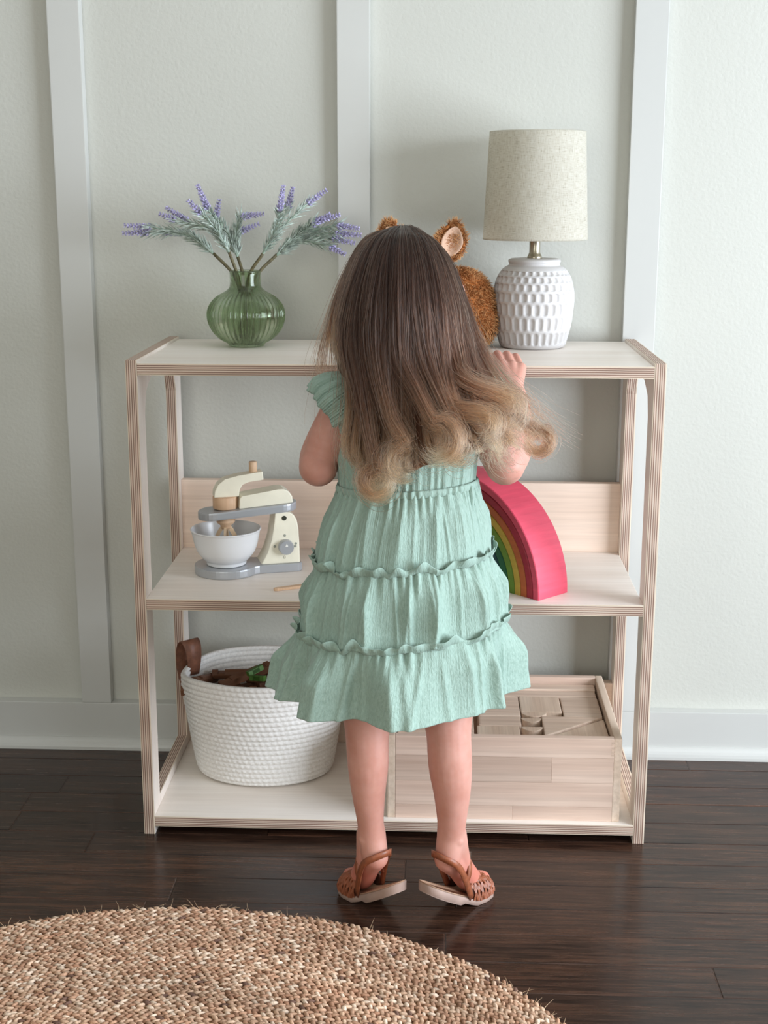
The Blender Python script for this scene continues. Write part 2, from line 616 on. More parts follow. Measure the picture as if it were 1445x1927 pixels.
LX, LY, LZ = 0.2195, -0.118, ZT
lamp = empty('table_lamp', (LX, LY, LZ), 0.0, 'white ceramic table lamp with carved dimples and a linen drum shade', 'lamp')
pr = [(0.0, 0.0), (0.048, 0.0), (0.0525, 0.002), (0.0545, 0.006)]
body = [(0.0545, 0.006), (0.0590, 0.022), (0.0628, 0.040), (0.0652, 0.058), (0.0664, 0.074), (0.0660, 0.088), (0.0640, 0.101), (0.0602, 0.113), (0.0545, 0.123), (0.0480, 0.1295), (0.0420, 0.1325)]
cp = catmull(body, 150)
bands = [(0.007, 0.028), (0.031, 0.052), (0.055, 0.074), (0.077, 0.091), (0.094, 0.105), (0.107, 0.116), (0.118, 0.125)]
NT = 240


def lamp_off(th, z):
    for bi, (z0, z1) in enumerate(bands):
        if z0 <= z <= z1:
            t = (z - z0) / (z1 - z0)
            ph = (th * 30 / (2 * PI) + 0.5 * (bi % 2)) % 1.0
            d = abs(ph - 0.5) * 2
            e = min(1.0, (d / 0.80) ** 2 + (abs(2 * t - 1)) ** 4)
            return -0.0034 * max(0.0, 1 - e) ** 0.6
    return 0.0


V, Fc = [], []
top = [(0.0412, 0.1340), (0.0405, 0.1355), (0.0418, 0.1372), (0.0426, 0.1395), (0.0418, 0.1418), (0.038, 0.1434), (0.030, 0.1440), (0.0, 0.1440)]
full = [(r, z, 0) for r, z in pr[1:3]] + [(r, z, 1) for r, z in cp] + [(r, z, 0) for r, z in top[:-1]]
for r, z, fl in full:
    for k in range(NT):
        th = 2 * PI * k / NT
        q = r + (lamp_off(th, z) if fl else 0)
        V.append((q * math.cos(th), q * math.sin(th), z))
for i in range(len(full) - 1):
    for k in range(NT):
        k2 = (k + 1) % NT
        Fc.append((i * NT + k, i * NT + k2, (i + 1) * NT + k2, (i + 1) * NT + k))
add_caps(V, Fc, NT, len(full))
from_data('lamp_base', V, Fc, MATS['ceramic'], lamp, keep=False)
V, Fc = lathe([(0.012, 0.1438), (0.0122, 0.146), (0.0105, 0.149), (0.0088, 0.153), (0.0088, 0.185), (0.012, 0.187), (0.012, 0.215), (0.0, 0.216)], 32)
from_data('lamp_neck', V, Fc, MATS['nickel'], lamp, keep=False)
S0, S1, RB, RT = 0.1735, 0.3425, 0.0845, 0.0765
prof = [(RB - .0012, S0), (RB, S0 + .0006), (RB - .0001, S0 + .004)] + [(RB + (RT - RB) * t, S0 + (S1 - S0) * t) for t in np.linspace(.04, .97, 24)] + [(RT, S1 - .0006), (RT - .0012, S1), (RT - .0016, S1 - .002), (RB - .0018, S0 + .002)]
V, Fc = lathe(prof, 96, close=True)
o = from_data('lamp_shade', V, Fc, MATS['linen'], lamp, keep=False)
uv_cyl(o, 96, len(prof))
for z, r in ((S0 + .001, RB - .002), (S1 - .0015, RT - .002)):
    V, Fc = tube_data([(r * math.cos(a), r * math.sin(a), z) for a in np.linspace(0, 2 * PI, 65)], 0.0011, 6, False)
    from_data('shade_ring', V, Fc, MATS['whitemetal'], lamp, keep=False)
for k in range(3):
    a = 2 * PI * k / 3 + .4
    V, Fc = tube_data([(0.011 * math.cos(a), 0.011 * math.sin(a), 0.209), (RT * .98 * math.cos(a), RT * .98 * math.sin(a), S1 - .0022)], 0.001, 6)
    from_data('shade_spoke', V, Fc, MATS['whitemetal'], lamp, keep=False)

# ------------------------------------------------------------------ glass vase
m, nt, b = new_mat('green_glass')
b.inputs['Base Color'].default_value = (0.60, 0.69, 0.52, 1)
b.inputs['Roughness'].default_value = 0.03
b.inputs['Transmission Weight'].default_value = 1.0
b.inputs['IOR'].default_value = 1.48
tp = nt.nodes.new('ShaderNodeBsdfTransparent')
tp.inputs['Color'].default_value = (0.76, 0.83, 0.71, 1)
mxs = nt.nodes.new('ShaderNodeMixShader')
mxs.inputs[0].default_value = 0.28
nt.links.new(b.outputs[0], mxs.inputs[1])
nt.links.new(tp.outputs[0], mxs.inputs[2])
nt.links.new(mxs.outputs[0], nt.nodes['Material Output'].inputs['Surface'])
MATS['glass'] = m
VX, VY = -0.2505, -0.135
op = [(0.0, 0.0), (0.022, 0.0), (0.0290, 0.0012)]
for zz_ in np.linspace(0.005, 0.0885, 15):
    dz_ = (zz_ - 0.0515) / (0.0535 if zz_ < 0.0515 else 0.0445)
    op.append((0.0624 * math.sqrt(max(0.05, 1 - dz_ * dz_)), zz_))
op += [(0.0285, 0.0935), (0.0256, 0.0985), (0.0252, 0.1060), (0.0252, 0.1160), (0.0257, 0.1225)]
oc = catmull(op[1:], 80)
ic = [(max(r - 0.0028, 0.001), max(z, 0.0055)) for r, z in oc[::-1]]
prof = [(r, z) for r, z in oc] + [(0.0245, 0.1232)] + ic
NV = 320


def vase_mod(th, i):
    r, z = prof[i]
    w_ = max(0.0, min(1.0, min((z - 0.003) / 0.01, (0.093 - z) / 0.014)))
    s = 0.080 if i < len(oc) else 0.0
    return 1.0 + s * w_ * (abs(math.cos(th * 20)) - 0.6)


V, Fc = lathe(prof, NV, vase_mod)
add_caps(V, Fc, NV, len(prof))
vase = from_data('glass_vase', V, Fc, MATS['glass'], loc=(VX, VY, ZT + 0.0003))
tag(vase, 'round ribbed green glass vase holding lavender on the shelf', 'vase')

# ------------------------------------------------------------------ lavender
MATS['stem'] = plain('brown_stem', (96, 88, 62), 0.6, var=0.2, vscale=200)
MATS['leaf'] = plain('grey_green_leaf', (172, 184, 175), 0.6, var=0.2, vscale=120)
MATS['sprig'] = plain('pale_sprig', (150, 168, 152), 0.6, var=0.12, vscale=200)
MATS['flower'] = plain('lilac_flower', (164, 158, 192), 0.65, var=0.25, vscale=220)


def needle(V, Fc, base, d, ln, w, curl):
    """a slim four-sided leaf, bent on its way"""
    d = d / (np.linalg.norm(d) + 1e-9)
    s = np.cross(d, rng.normal(size=3))
    s /= np.linalg.norm(s) + 1e-9
    n2 = np.cross(d, s)
    mid = base + d * ln * 0.45 + curl * ln * 0.12
    tip = base + d * ln + curl * ln * 0.4
    b0 = len(V)
    V += [base + s * w * .4, base - s * w * .4, mid + s * w, mid + n2 * w * .5, mid - s * w, mid - n2 * w * .5, tip]
    Fc += [(b0, b0 + 2, b0 + 3, b0 + 1), (b0 + 1, b0 + 4, b0 + 5, b0), (b0 + 1, b0 + 3, b0 + 4), (b0, b0 + 5, b0 + 2), (b0 + 2, b0 + 6, b0 + 3), (b0 + 3, b0 + 6, b0 + 4), (b0 + 4, b0 + 6, b0 + 5), (b0 + 5, b0 + 6, b0 + 2)]


def flower_spike(V, Fc, p0, p1):
    ax = p1 - p0
    ln = np.linalg.norm(ax)
    ax = ax / ln
    s = np.cross(ax, [0.3, 0.8, 0.5])
    s /= np.linalg.norm(s)
    t_ = np.cross(ax, s)
    nw = max(5, int(ln / 0.0048))
    v_, f_ = tube_data([p0, p0 + ax * ln], [0.0011, 0.0006], 5, True, len(V))
    V += v_
    Fc += f_
    for i in range(nw):
        q = p0 + ax * ln * (i + 0.3) / nw
        sz = 0.0056 * (1.0 - 0.45 * i / nw)
        for k in range(5):
            a = 2 * PI * (k + 0.5 * (i % 2)) / 5 + rng.normal() * .15
            d = (s * math.cos(a) + t_ * math.sin(a)) * 0.85 + ax * 0.75
            d /= np.linalg.norm(d)
            e = np.cross(d, ax)
            e /= np.linalg.norm(e)
            g = np.cross(d, e)
            b0 = len(V)
            m_ = q + d * sz * 0.95
            V += [q, m_ + e * sz * .42, m_ + g * sz * .42, m_ - e * sz * .42, m_ - g * sz * .42, q + d * sz * 1.75]
            for k2 in range(4):
                Fc.append((b0, b0 + 1 + (k2 + 1) % 4, b0 + 1 + k2))
                Fc.append((b0 + 5, b0 + 1 + k2, b0 + 1 + (k2 + 1) % 4))


LAV = [
    ('stem reaching furthest left towards the wall panel', (440, 518), (402, 477), -0.12, [((283, 437), (230, 439)), ((287, 428), (233, 424)), ((352, 437), (306, 441))]),
    ('stem bending up and left, second from the far left', (447, 518), (431, 474), -0.15, [((334, 416), (299, 402)), ((356, 418), (312, 390)), ((380, 404), (353, 376))]),
    ('stem standing nearly upright above the vase', (457, 518), (447, 482), -0.11, [((392, 396), (371, 347)), ((405, 416), (413, 375)), ((452, 408), (497, 402)), ((448, 437), (488, 421))]),
    ('stem with two pale upright spikes and one pointing right', (469, 518), (495, 477), -0.15, [((526, 400), (533, 349)), ((541, 394), (551, 352)), ((576, 385), (615, 357))]),
    ('stem drooping furthest right towards the hair', (484, 518), (521, 479), -0.12, [((590, 418), (640, 404)), ((632, 424), (676, 430)), ((628, 438), (680, 443)), ((622, 447), (668, 458)), ((618, 462), (650, 479)), ((585, 425), (622, 402))]),
]
for si, (txt, pn, pb, yy, sps) in enumerate(LAV):
    neck = np.array(pt(pn[0], pn[1], VY + (yy - VY) * 0.3))
    br = np.array(pt(pb[0], pb[1], yy))
    low = np.array((VX + (si - 2) * -0.009, VY + (si % 2 - .5) * .02, ZT + 0.012))
    root = empty('lavender_stem', tuple(low), 0.0, 'artificial lavender ' + txt, 'flower', 'lavender stems in the green vase')
    c1 = catmull([low, low * .45 + neck * .55 + np.array((0, 0, .0)), neck, br], 18)
    v_, f_ = tube_data(c1, np.linspace(0.0030, 0.0026, 18), 7)
    from_data('stem', v_, f_, MATS['stem'], root)
    LV, LF, TV, TF = [], [], [], []
    dirn = br - neck
    dirn /= np.linalg.norm(dirn)
    for q0, q1 in sps:
        dy = rng.normal() * 0.018
        p0 = np.array(pt(q0[0], q0[1], yy + dy))
        p1 = np.array(pt(q1[0], q1[1], yy + dy * 1.4))
        ln = np.linalg.norm(p0 - br)
        mid = br + dirn * ln * 0.45 * .6 + (p0 - br) * 0.4 * .6
        path = catmull([br - dirn * .004, mid, p0], 14)
        v_, f_ = tube_data(path, np.linspace(0.0021, 0.0012, 14), 5, True, len(TV))
        TV += v_
        TF += f_
        for i in range(1, 14):
            tdir = path[i] - path[i - 1]
            tdir /= np.linalg.norm(tdir)
            for k in range(7):
                o_ = rng.normal(size=3)
                o_ -= tdir * (o_ @ tdir)
                o_ /= np.linalg.norm(o_)
                needle(LV, LF, path[i] + o_ * .001, tdir * 0.9 + o_ * 0.42, rng.uniform(.014, .026), .0013, o_ * .2 + np.array((0, 0, -.15)))
        FV, FF = [], []
        flower_spike(FV, FF, p0, p1)
        from_data('flower_spike', FV, FF, MATS['flower'], root, smooth=False)
    from_data('sprig', TV, TF, MATS['sprig'], root)
    tag(from_data('foliage', LV, LF, MATS['leaf'], root, smooth=False), kind='stuff')

# ------------------------------------------------------------------ toy mixer
MATS['cream'] = plain('cream_paint', (234, 228, 208), 0.42, var=0.02)
MATS['silver'] = plain('silver_paint', (176, 178, 182), 0.36, metal=0.35, spec=0.5)
MATS['bowlwhite'] = plain('white_bowl', (232, 232, 234), 0.22, spec=0.5)
MATS['dark'] = plain('dark_screw', (70, 72, 62), 0.4, metal=0.6)
MATS['whiskwood'] = wood('whisk_beech', (226, 196, 162), (240, 216, 186), 2, 1.4, 0.55, 0.5)
MATS['ink'] = plain('grey_ink', (150, 152, 140), 0.6)
MXR = math.radians(17)
MX = (-0.281, -0.208, ZM)
mixer = empty('toy_mixer', MX, MXR, 'wooden toy stand mixer, cream and silver, on the middle shelf', 'toy mixer')


def prism_y(name, pts, y0, y1, mat, parent, bev=0.002, smooth=False):
    bm = plate_bm(pts, [], abs(y1 - y0), 1, bev)
    o = from_bm(name, bm, mat, parent, keep=False, smooth=smooth)
    o.location = (0, (y0 + y1) / 2, 0)
    return o


kh = [(0.053 * math.cos(a), 0.053 * math.sin(a)) for a in np.linspace(math.radians(38), math.radians(322), 40)]
kh += [(0.050, -0.029), (0.116, -0.029), (0.122, -0.024), (0.122, 0.024), (0.116, 0.029), (0.050, 0.029)]
o = from_bm('mixer_base', plate_bm(kh, [], 0.014, 2, 0.0025), MATS['silver'], mixer, keep=False)
o.location = (0, 0, 0.0072)
col_p = [(0.061, 0.0142), (0.134, 0.0142), (0.1335, 0.045), (0.132, 0.072), (0.129, 0.087), (0.123, 0.096), (0.115, 0.1005), (0.106, 0.1015), (0.097, 0.1005), (0.0885, 0.1000), (0.0865, 0.082), (0.0815, 0.056), (0.0735, 0.034)]
col_p = [(x * 0.885, z) for x, z in col_p]
colm = prism_y('mixer_column', col_p, -0.024, 0.024, MATS['cream'], mixer, 0.002)
# side fittings lie on the near face of the column


def disc_y(name, x, z, r, y, t, mat, parent, n=28):
    V, Fc = [], []
    for yy, q in ((y, r), (y - t * .75, r), (y - t, r * .9)):
        for k in range(n):
            a = 2 * PI * k / n
            V.append((x + q * math.cos(a), yy, z + q * math.sin(a)))
    for i in range(2):
        for k in range(n):
            k2 = (k + 1) % n
            Fc.append((i * n + k, i * n + k2, (i + 1) * n + k2, (i + 1) * n + k))
    Fc += [tuple(range(n - 1, -1, -1)), tuple(2 * n + k for k in range(n))]
    return from_data(name, V, Fc, mat, parent, keep=False, smooth=False)


kn = disc_y('dial_knob', 0.0945, 0.043, 0.0125, -0.0238, 0.012, MATS['silver'], mixer)
for e in kn.data.polygons:
    e.use_smooth = False
V = [(0.0920, -0.0362, 0.0455), (0.0970, -0.0362, 0.0455), (0.0945, -0.0362, 0.0505)]
from_data('pointer_mark', V + [(x, y + .0006, z) for x, y, z in V], [(0, 1, 2), (3, 5, 4), (0, 3, 4, 1), (1, 4, 5, 2), (2, 5, 3, 0)], MATS['whitemetal'], kn, keep=False, smooth=False)
disc_y('hinge_screw', 0.093, 0.091, 0.004, -0.0238, 0.0012, MATS['dark'], mixer)
for x, z, r in ((0.0935, 0.0615, 0.0022), (0.0765, 0.044, 0.0022), (0.1120, 0.047, 0.002), (0.1110, 0.0425, 0.0022)):
    disc_y('dial_dot', x, z, r, -0.0238, 0.0008, MATS['ink'], mixer, 16)
for dx0, dx1, dz0, dz1 in ((-.0017, .0017, .0265, .0272), (-.0017, .0017, .0225, .0232), (-.0017, -.0010, .0225, .0272), (.0010, .0017, .0225, .0272)):
    box('dial_mark', .0925 + dx0, .0925 + dx1, -.0246, -.0236, dz0, dz1, MATS['ink'], mixer, keep=False)


def tilt(x, z):
    return z + 0.066 * (x + 0.04)


arm = []
for a in np.linspace(PI / 2, 3 * PI / 2, 14):
    arm.append((-0.018 + 0.027 * math.cos(a), 0.027 * math.sin(a)))
for a in np.linspace(-PI / 2, PI / 2, 14):
    arm.append((0.092 + 0.026 * math.cos(a), 0.026 * math.sin(a)))
bm = plate_bm(arm, [], 0.0135, 2, 0.003)
for v_ in bm.verts:
    v_.co.z = v_.co.z + tilt(v_.co.x, 0.0985)
from_bm('mixer_arm', bm, MATS['silver'], mixer, keep=False)
blk = [(0.020, tilt(0.02, .1053)), (0.124, tilt(0.124, .1053)), (0.1225, tilt(.1225, .116)), (0.116, tilt(.116, .125)), (0.106, tilt(.106, .130)), (0.095, tilt(.095, .1305)), (0.026, tilt(.026, .126)), (0.0215, tilt(.0215, .122))]
blk = [(0.02 + (x - 0.02) * 0.86, z - .066 * .14 * (x - .02)) for x, z in blk]
prism_y('motor_block', blk, -0.019, 0.019, MATS['cream'], mixer, 0.002)
V, Fc = lathe([(0.0195, 0.1085), (0.0205, 0.1095), (0.0205, 0.1275), (0.0195, 0.1287)], 40)
add_caps(V, Fc, 40, 4)
from_data('mixer_collar', V, Fc, MATS['toywood'], mixer, keep=False)
lev = [(-.0195, .1288), (-.0182, .139), (-.0125, .150), (-.0015, .1585), (.020, .1635), (.061, .1685), (.0622, .1545), (.038, .152), (.0275, .148), (.0225, .140), (.0212, .1288)]
prism_y('lever', lev, -0.0125, 0.0125, MATS['cream'], mixer, 0.0018)
V, Fc = lathe([(0.0068, 0.160), (0.0068, 0.1825), (0.0062, 0.1835)], 24, c=(0.047, 0, 0))
add_caps(V, Fc, 24, 3)
from_data('lever_knob', V, Fc, MATS['toywood'], mixer, keep=False)
V, Fc = lathe([(0.0075, 0.0735), (0.0085, 0.0765), (0.0095, 0.0800), (0.015, 0.0845), (0.0155, 0.0885), (0.0125, 0.0905), (0.0125, 0.0965)], 28)
add_caps(V, Fc, 28, 7)
from_data('whisk_hub', V, Fc, MATS['toywood'], mixer, keep=False)
for k in range(4):
    a0 = PI / 4 + k * PI / 2 + 0.5
    path = [(0.0045 + 0.0170 * math.sin(t * PI * 0.5) ** 0.8, 0.077 - 0.046 * t) for t in np.linspace(0, 1, 10)]
    P3 = [(r * math.cos(a0), r * math.sin(a0), z) for r, z in path]
    nr = [(-math.sin(a0), math.cos(a0), 0)] * 10
    V, Fc = band_data(P3, nr, 0.0065, 0.0035)
    from_data('whisk_blade', V, Fc, MATS['whiskwood'], mixer, keep=False, smooth=False)

bp = [(0.030, 0.0), (0.0325, 0.001), (0.0335, 0.006), (0.038, 0.010), (0.046, 0.020), (0.051, 0.032), (0.054, 0.045), (0.0565, 0.0565), (0.058, 0.0585), (0.0582, 0.0595), (0.0572, 0.0602), (0.0558, 0.059), (0.0525, 0.045), (0.049, 0.032), (0.042, 0.019), (0.030, 0.011), (0.012, 0.0085)]
bcv = catmull(bp, 70)
V, Fc = lathe([tuple(q) for q in bcv], 80)
add_caps(V, Fc, 80, len(bcv))
bx_, by_ = 0.0, -0.002
bowl = from_data('mixing_bowl', V, Fc, MATS['bowlwhite'], loc=(MX[0], MX[1] - .002, ZM + 0.0146))
tag(bowl, 'small white mixing bowl standing under the toy mixer whisk', 'bowl')

# wooden stick lying on the middle shelf
st = [(-.032, .0042), (-.0355, .0025), (-.037, 0), (-.0355, -.0025), (-.032, -.0042), (0.01, -.0048), (.034, -.0052), (.036, 0), (.034, .0052), (.01, .0048)]
bm = plate_bm(st, [], 0.0045, 2, 0.0008)
o = from_bm('toy_utensil', bm, MATS['toywood'], loc=(-0.1575, -0.301, ZM + 0.00245))
o.rotation_euler = (0, 0, math.radians(27))
tag(o, 'small flat wooden toy utensil lying on the middle shelf beside the mixer', 'utensil')

# ------------------------------------------------------------------ rainbow arches
ANG = math.radians(135)
rc = np.array((0.2236, -0.3525)) + 0.175 * np.array((math.cos(ANG), math.sin(ANG)))
dd = np.array((math.cos(math.radians(45)), math.sin(math.radians(45))))
RDEP, RTH, RO = 0.070, 0.0126, 0.175
RB_COL = [('pinkish red', (222, 78, 102)), ('crimson', (168, 36, 56)), ('orange', (196, 100, 48)), ('yellow', (206, 172, 66)), ('lime green', (112, 150, 48)), ('dark green', (26, 104, 66)), ('dark teal', (20, 72, 78))]
for i, (cn, c) in enumerate(RB_COL):
    m, nt, b = new_mat('stain_' + cn.replace(' ', '_'))
    g = noise(nt, coords(nt, (8, 8, 90), (0.5, 0.3, 0)), 1.0, 4, 0.6, 0.4)
    nt.links.new(ramp(nt, g, [(0.25, tuple(x * .93 for x in c)), (0.75, tuple(min(255, x * 1.05 + 2) for x in c))]), b.inputs['Base Color'])
    b.inputs['Roughness'].default_value = 0.48
    ro = RO - i * RTH
    ri = ro - RTH + 0.0007
    if i == 6:
        ri = ro - RTH * 1.9
    V, Fc = [], []
    nseg = 48
    ring = []
    e = 0.0012
    for k in range(nseg + 1):
        a = PI * k / nseg
        ca, sa = math.cos(a), math.sin(a)
        for r, d in ((ri, e), (ri + e, 0), (ro - e, 0), (ro, e), (ro, RDEP - e), (ro - e, RDEP), (ri + e, RDEP), (ri, RDEP - e)):
            x = rc[0] - r * ca * math.cos(ANG) + dd[0] * d
            y = rc[1] - r * ca * math.sin(ANG) + dd[1] * d
            V.append((x - rc[0], y - rc[1], r * sa))
    for k in range(nseg):
        for j in range(8):
            j2 = (j + 1) % 8
            Fc.append((k * 8 + j, k * 8 + j2, (k + 1) * 8 + j2, (k + 1) * 8 + j))
    Fc += [tuple(range(7, -1, -1)), tuple(nseg * 8 + j for j in range(8))]
    bm = bmesh.new()
    vs = [bm.verts.new(q) for q in V]
    for q in Fc:
        bm.faces.new([vs[j] for j in q])
    o = from_bm('rainbow_arch', bm, m, loc=(rc[0], rc[1], ZM + 0.0002))
    pos = ('outermost and tallest' if i == 0 else 'innermost visible' if i == 6 else 'nested')
    tag(o, '%s wooden arch, %s of the rainbow stacker on the middle shelf' % (cn, pos), 'toy arch', 'nested arches of the rainbow stacker')

# ------------------------------------------------------------------ rope basket
m, nt, b = new_mat('cotton_rope')
nt.links.new(ramp(nt, noise(nt, coords(nt), 260, 4, 0.6), [(0.3, (222, 218, 213)), (0.7, (243, 241, 238))]), b.inputs['Base Color'])
b.inputs['Roughness'].default_value = 0.9
b.inputs['Specular IOR Level'].default_value = 0.1
bump(nt, b, noise(nt, coords(nt), 900, 3, 0.7), 0.4, 0.0008)
MATS['rope'] = m
m, nt, b = new_mat('brown_leather')
nt.links.new(ramp(nt, noise(nt, coords(nt), 90, 4, 0.6), [(0.3, (104, 66, 50)), (0.7, (138, 90, 68))]), b.inputs['Base Color'])
b.inputs['Roughness'].default_value = 0.5
MATS['leather'] = m
BX, BY, BZ = -0.228, -0.172, ZB
basket = empty('rope_basket', (BX, BY, BZ), 0.0, 'white coiled cotton rope basket with leather handle on the bottom shelf', 'basket')
NR, HB, NBT, SUB = 21, 0.186, 380, 6


def bask_r(t):
    return 0.113 + 0.026 * min(1, t * 1.15) ** 0.8, 0.086 + 0.024 * min(1, t * 1.15) ** 0.8


def rim_dip(th):
    # the rim sinks a little by the two handles
    return -0.010 * (abs(math.cos(th)) ** 6)


V, Fc = [], []
rows = []
for i in range(NR):
    for s in range(SUB):
        rows.append((i, (s + 0.0) / SUB, 1))
rows.append((NR - 1, 1.0, 1))
inner = [(i, s, -1) for (i, s, _) in rows[::-1]]
allr = rows + inner
for (i, s, side) in allr:
    t = (i + s) / NR
    rx, ry = bask_r(t)
    if i == 0:
        k_ = 1 - 0.07 * (1 - s) ** 2
        rx, ry = rx * k_, ry * k_
    sc = math.sin(PI * s) ** 0.7 if 0 < s < 1 else 0.0
    for k in range(NBT):
        th = 2 * PI * k / NBT
        tw = math.sin(th * 78 + s * 4.2 + i * 1.9)
        off = 0.0026 * sc * (1.0 + 0.22 * tw)
        q = (off if side > 0 else -0.0055 - off * .8)
        z = t * (HB + rim_dip(th) * t)
        V.append(((rx + q) * math.cos(th), (ry + q) * math.sin(th), z + 0.001))
nr_ = len(allr)
for i in range(nr_ - 1):
    for k in range(NBT):
        k2 = (k + 1) % NBT
        Fc.append((i * NBT + k, i * NBT + k2, (i + 1) * NBT + k2, (i + 1) * NBT + k))
Fc.append(tuple(range(NBT - 1, -1, -1)))
Fc.append(tuple((nr_ - 1) * NBT + k for k in range(NBT)))
from_data('rope_wall', V, Fc, MATS['rope'], basket, keep=False)
for sx in (-1, 1):
    # a folded leather tab: up the outside, over the rim as a loop, down inside
    prof_h = [(0.0100, 0.128), (0.0145, 0.150), (0.0180, 0.176), (0.0130, 0.206), (0.0020, 0.220), (-0.0090, 0.214), (-0.0140, 0.192), (-0.0105, 0.160)]
    ha = math.radians(163) if sx < 0 else math.radians(-17)
    hc_ = np.array((0.139 * math.cos(ha), 0.110 * math.sin(ha), 0.0))
    hd = np.array((math.cos(ha - math.radians(30) * -sx), math.sin(ha - math.radians(30) * -sx), 0.0))
    c = np.array([hc_ + hd * q[0] + np.array((0, 0, q[1])) for q in catmull(prof_h, 28)])
    cen = hc_ + np.array((0, 0, 0.172))
    wd = 0.022 + 0.014 * np.sin(np.linspace(0, PI, 28))
    V, Fc = band_data(c, c - cen, wd, 0.0022)
    h = from_data('leather_handle', V, Fc, MATS['leather'], basket, keep=False)
    rv = hc_ + hd * 0.012 + np.array((0, 0, 0.138))
    V, Fc = tube_data([rv + hd * .003, rv - hd * .003], 0.0022, 8)
    from_data('rivet', V, Fc, MATS['dark'], h, keep=False)

# toy building logs in the basket
MATS['greenlog'] = plain('green_painted_wood', (66, 106, 34), 0.5, var=0.15)


def log_mesh(name, L, r, mat, round_=True):
    """a toy log with two notches near the ends"""
    bm = bmesh.new()
    n = 10 if round_ else 4
    xs = [-L / 2, -L / 2 + .010, -L / 2 + .010, -L / 2 + .022, -L / 2 + .022, L / 2 - .022, L / 2 - .022, L / 2 - .010, L / 2 - .010, L / 2]
    rs = [1, 1, .55, .55, 1, 1, .55, .55, 1, 1]
    prev = None
    for x, q in zip(xs, rs):
        ring = []
        for k in range(n):
            a = 2 * PI * (k + .5) / n
            zz = math.sin(a) * r
            ring.append(bm.verts.new((x, math.cos(a) * r, max(-r * q, min(r * q, zz)))))
        if prev:
            for k in range(n):
                bm.faces.new((prev[k], prev[(k + 1) % n], ring[(k + 1) % n], ring[k]))
        else:
            bm.faces.new(ring[::-1])
        prev = ring
    bm.faces.new(prev)
    bmesh.ops.recalc_face_normals(bm, faces=bm.faces)
    me = bpy.data.meshes.new(name)
    bm.to_mesh(me)
    bm.free()
    me.materials.append(mat)
    return me


lm_l = log_mesh('toy_log', 0.13, 0.0095, MATS['logwood'])
lm_s = log_mesh('toy_log', 0.085, 0.0095, MATS['logwood'])
lm_f = log_mesh('toy_log', 0.10, 0.009, MATS['logwood'], False)
lm_g = log_mesh('toy_log', 0.030, 0.0062, MATS['greenlog'], False)
LOGS = [  # mesh, centre, yaw, pitch, label
    (lm_l, (-0.300, -0.210, 0.186), -8, 3, 'long brown toy log along the front rim of the basket'),
    (lm_s, (-0.335, -0.150, 0.183), 75, -14, 'short brown toy log with round end by the basket handle'),
    (lm_f, (-0.262, -0.160, 0.196), 38, 10, 'squared brown toy log slanting up in the middle of the basket'),
    (lm_f, (-0.240, -0.145, 0.199), 30, 12, 'squared brown toy log lying highest in the basket'),
    (lm_s, (-0.222, -0.175, 0.192), -35, 5, 'short brown toy log crossing beneath the green blocks'),
    (lm_f, (-0.190, -0.165, 0.193), 25, 8, 'squared brown toy log half under the mint dress hem'),
    (lm_l, (-0.260, -0.120, 0.184), 5, 0, 'long brown toy log against the far wall of the basket'),
    (lm_s, (-0.180, -0.215, 0.186), 60, 0, 'short brown toy log at the front rim under the dress'),
    (lm_g, (-0.243, -0.172, 0.210), 40, 14, 'bright green toy block, the higher of two in the basket'),
    (lm_g, (-0.235, -0.196, 0.205), -28, 8, 'bright green toy block, the lower of two in the basket'),
    (lm_l, (-0.215, -0.140, 0.168), -60, 0, 'long brown toy log lying under the others in the basket'),
    (lm_l, (-0.285, -0.170, 0.166), 50, 0, 'brown toy log buried below the short round one in the basket'),
]
for me, c, yw, pc, lab in LOGS:
    o = bpy.data.objects.new('toy_log', me)
    o.location = c
    o.rotation_euler = (math.radians(rng.uniform(-12, 12)), math.radians(-pc), math.radians(yw))
    link(o)
    tag(o, lab, 'toy log', 'toy building logs in the rope basket')
# lower logs stand on end and carry the upper ones
for k in range(10):
    a = 2 * PI * k / 10
    o = bpy.data.objects.new('toy_log', lm_l)
    o.location = (BX + 0.065 * math.cos(a), BY + 0.045 * math.sin(a), ZB + 0.076)
    o.rotation_euler = (0, PI / 2 - .08, a)
    link(o)
    tag(o, 'brown toy log standing on end deep inside the basket', 'toy log', 'toy logs standing on end')

# ------------------------------------------------------------------ wooden crate with blocks
CX0, CX1, CY0, CY1, CZ0, CZ1 = -0.0085, 0.3615, -0.357, -0.066, ZB, 0.172
crate = empty('wooden_crate', ((CX0 + CX1) / 2, (CY0 + CY1) / 2, CZ0), 0.0, 'open pale wooden crate full of building blocks on the bottom shelf', 'crate')
TB = 0.0125
# front board: glued staves between the finger-jointed ends
zs = [CZ0, 0.055, 0.096, 0.139, CZ1]
for side, (ya, yb_) in (('front_stave', (CY0, CY0 + TB)), ('rear_stave', (CY1 - TB, CY1))):
    for i in range(4):
        xs = [CX0 + TB, CX1 - TB]
        if i % 2 == 0:
            xs = [CX0 + TB, CX0 + 0.20 + 0.03 * i, CX1 - TB]
        for xa, xb in zip(xs[:-1], xs[1:]):
            o = box(side, xa + .00005, xb - .00005, ya, yb_, zs[i] + .0001, zs[i + 1] - .0001, MATS['boxwood'], crate, bev=0.0004, seg=1)
for xa, xb in ((CX0, CX0 + TB), (CX1 - TB, CX1)):
    o = box('end_board', xa, xb, CY0, CY1, CZ0, CZ1, MATS['boxwood_y'], crate, bev=0.0018)
box('crate_floor', CX0 + TB, CX1 - TB, CY0 + TB, CY1 - TB, CZ0 + 0.003, CZ0 + 0.009, MATS['boxwood'], crate)
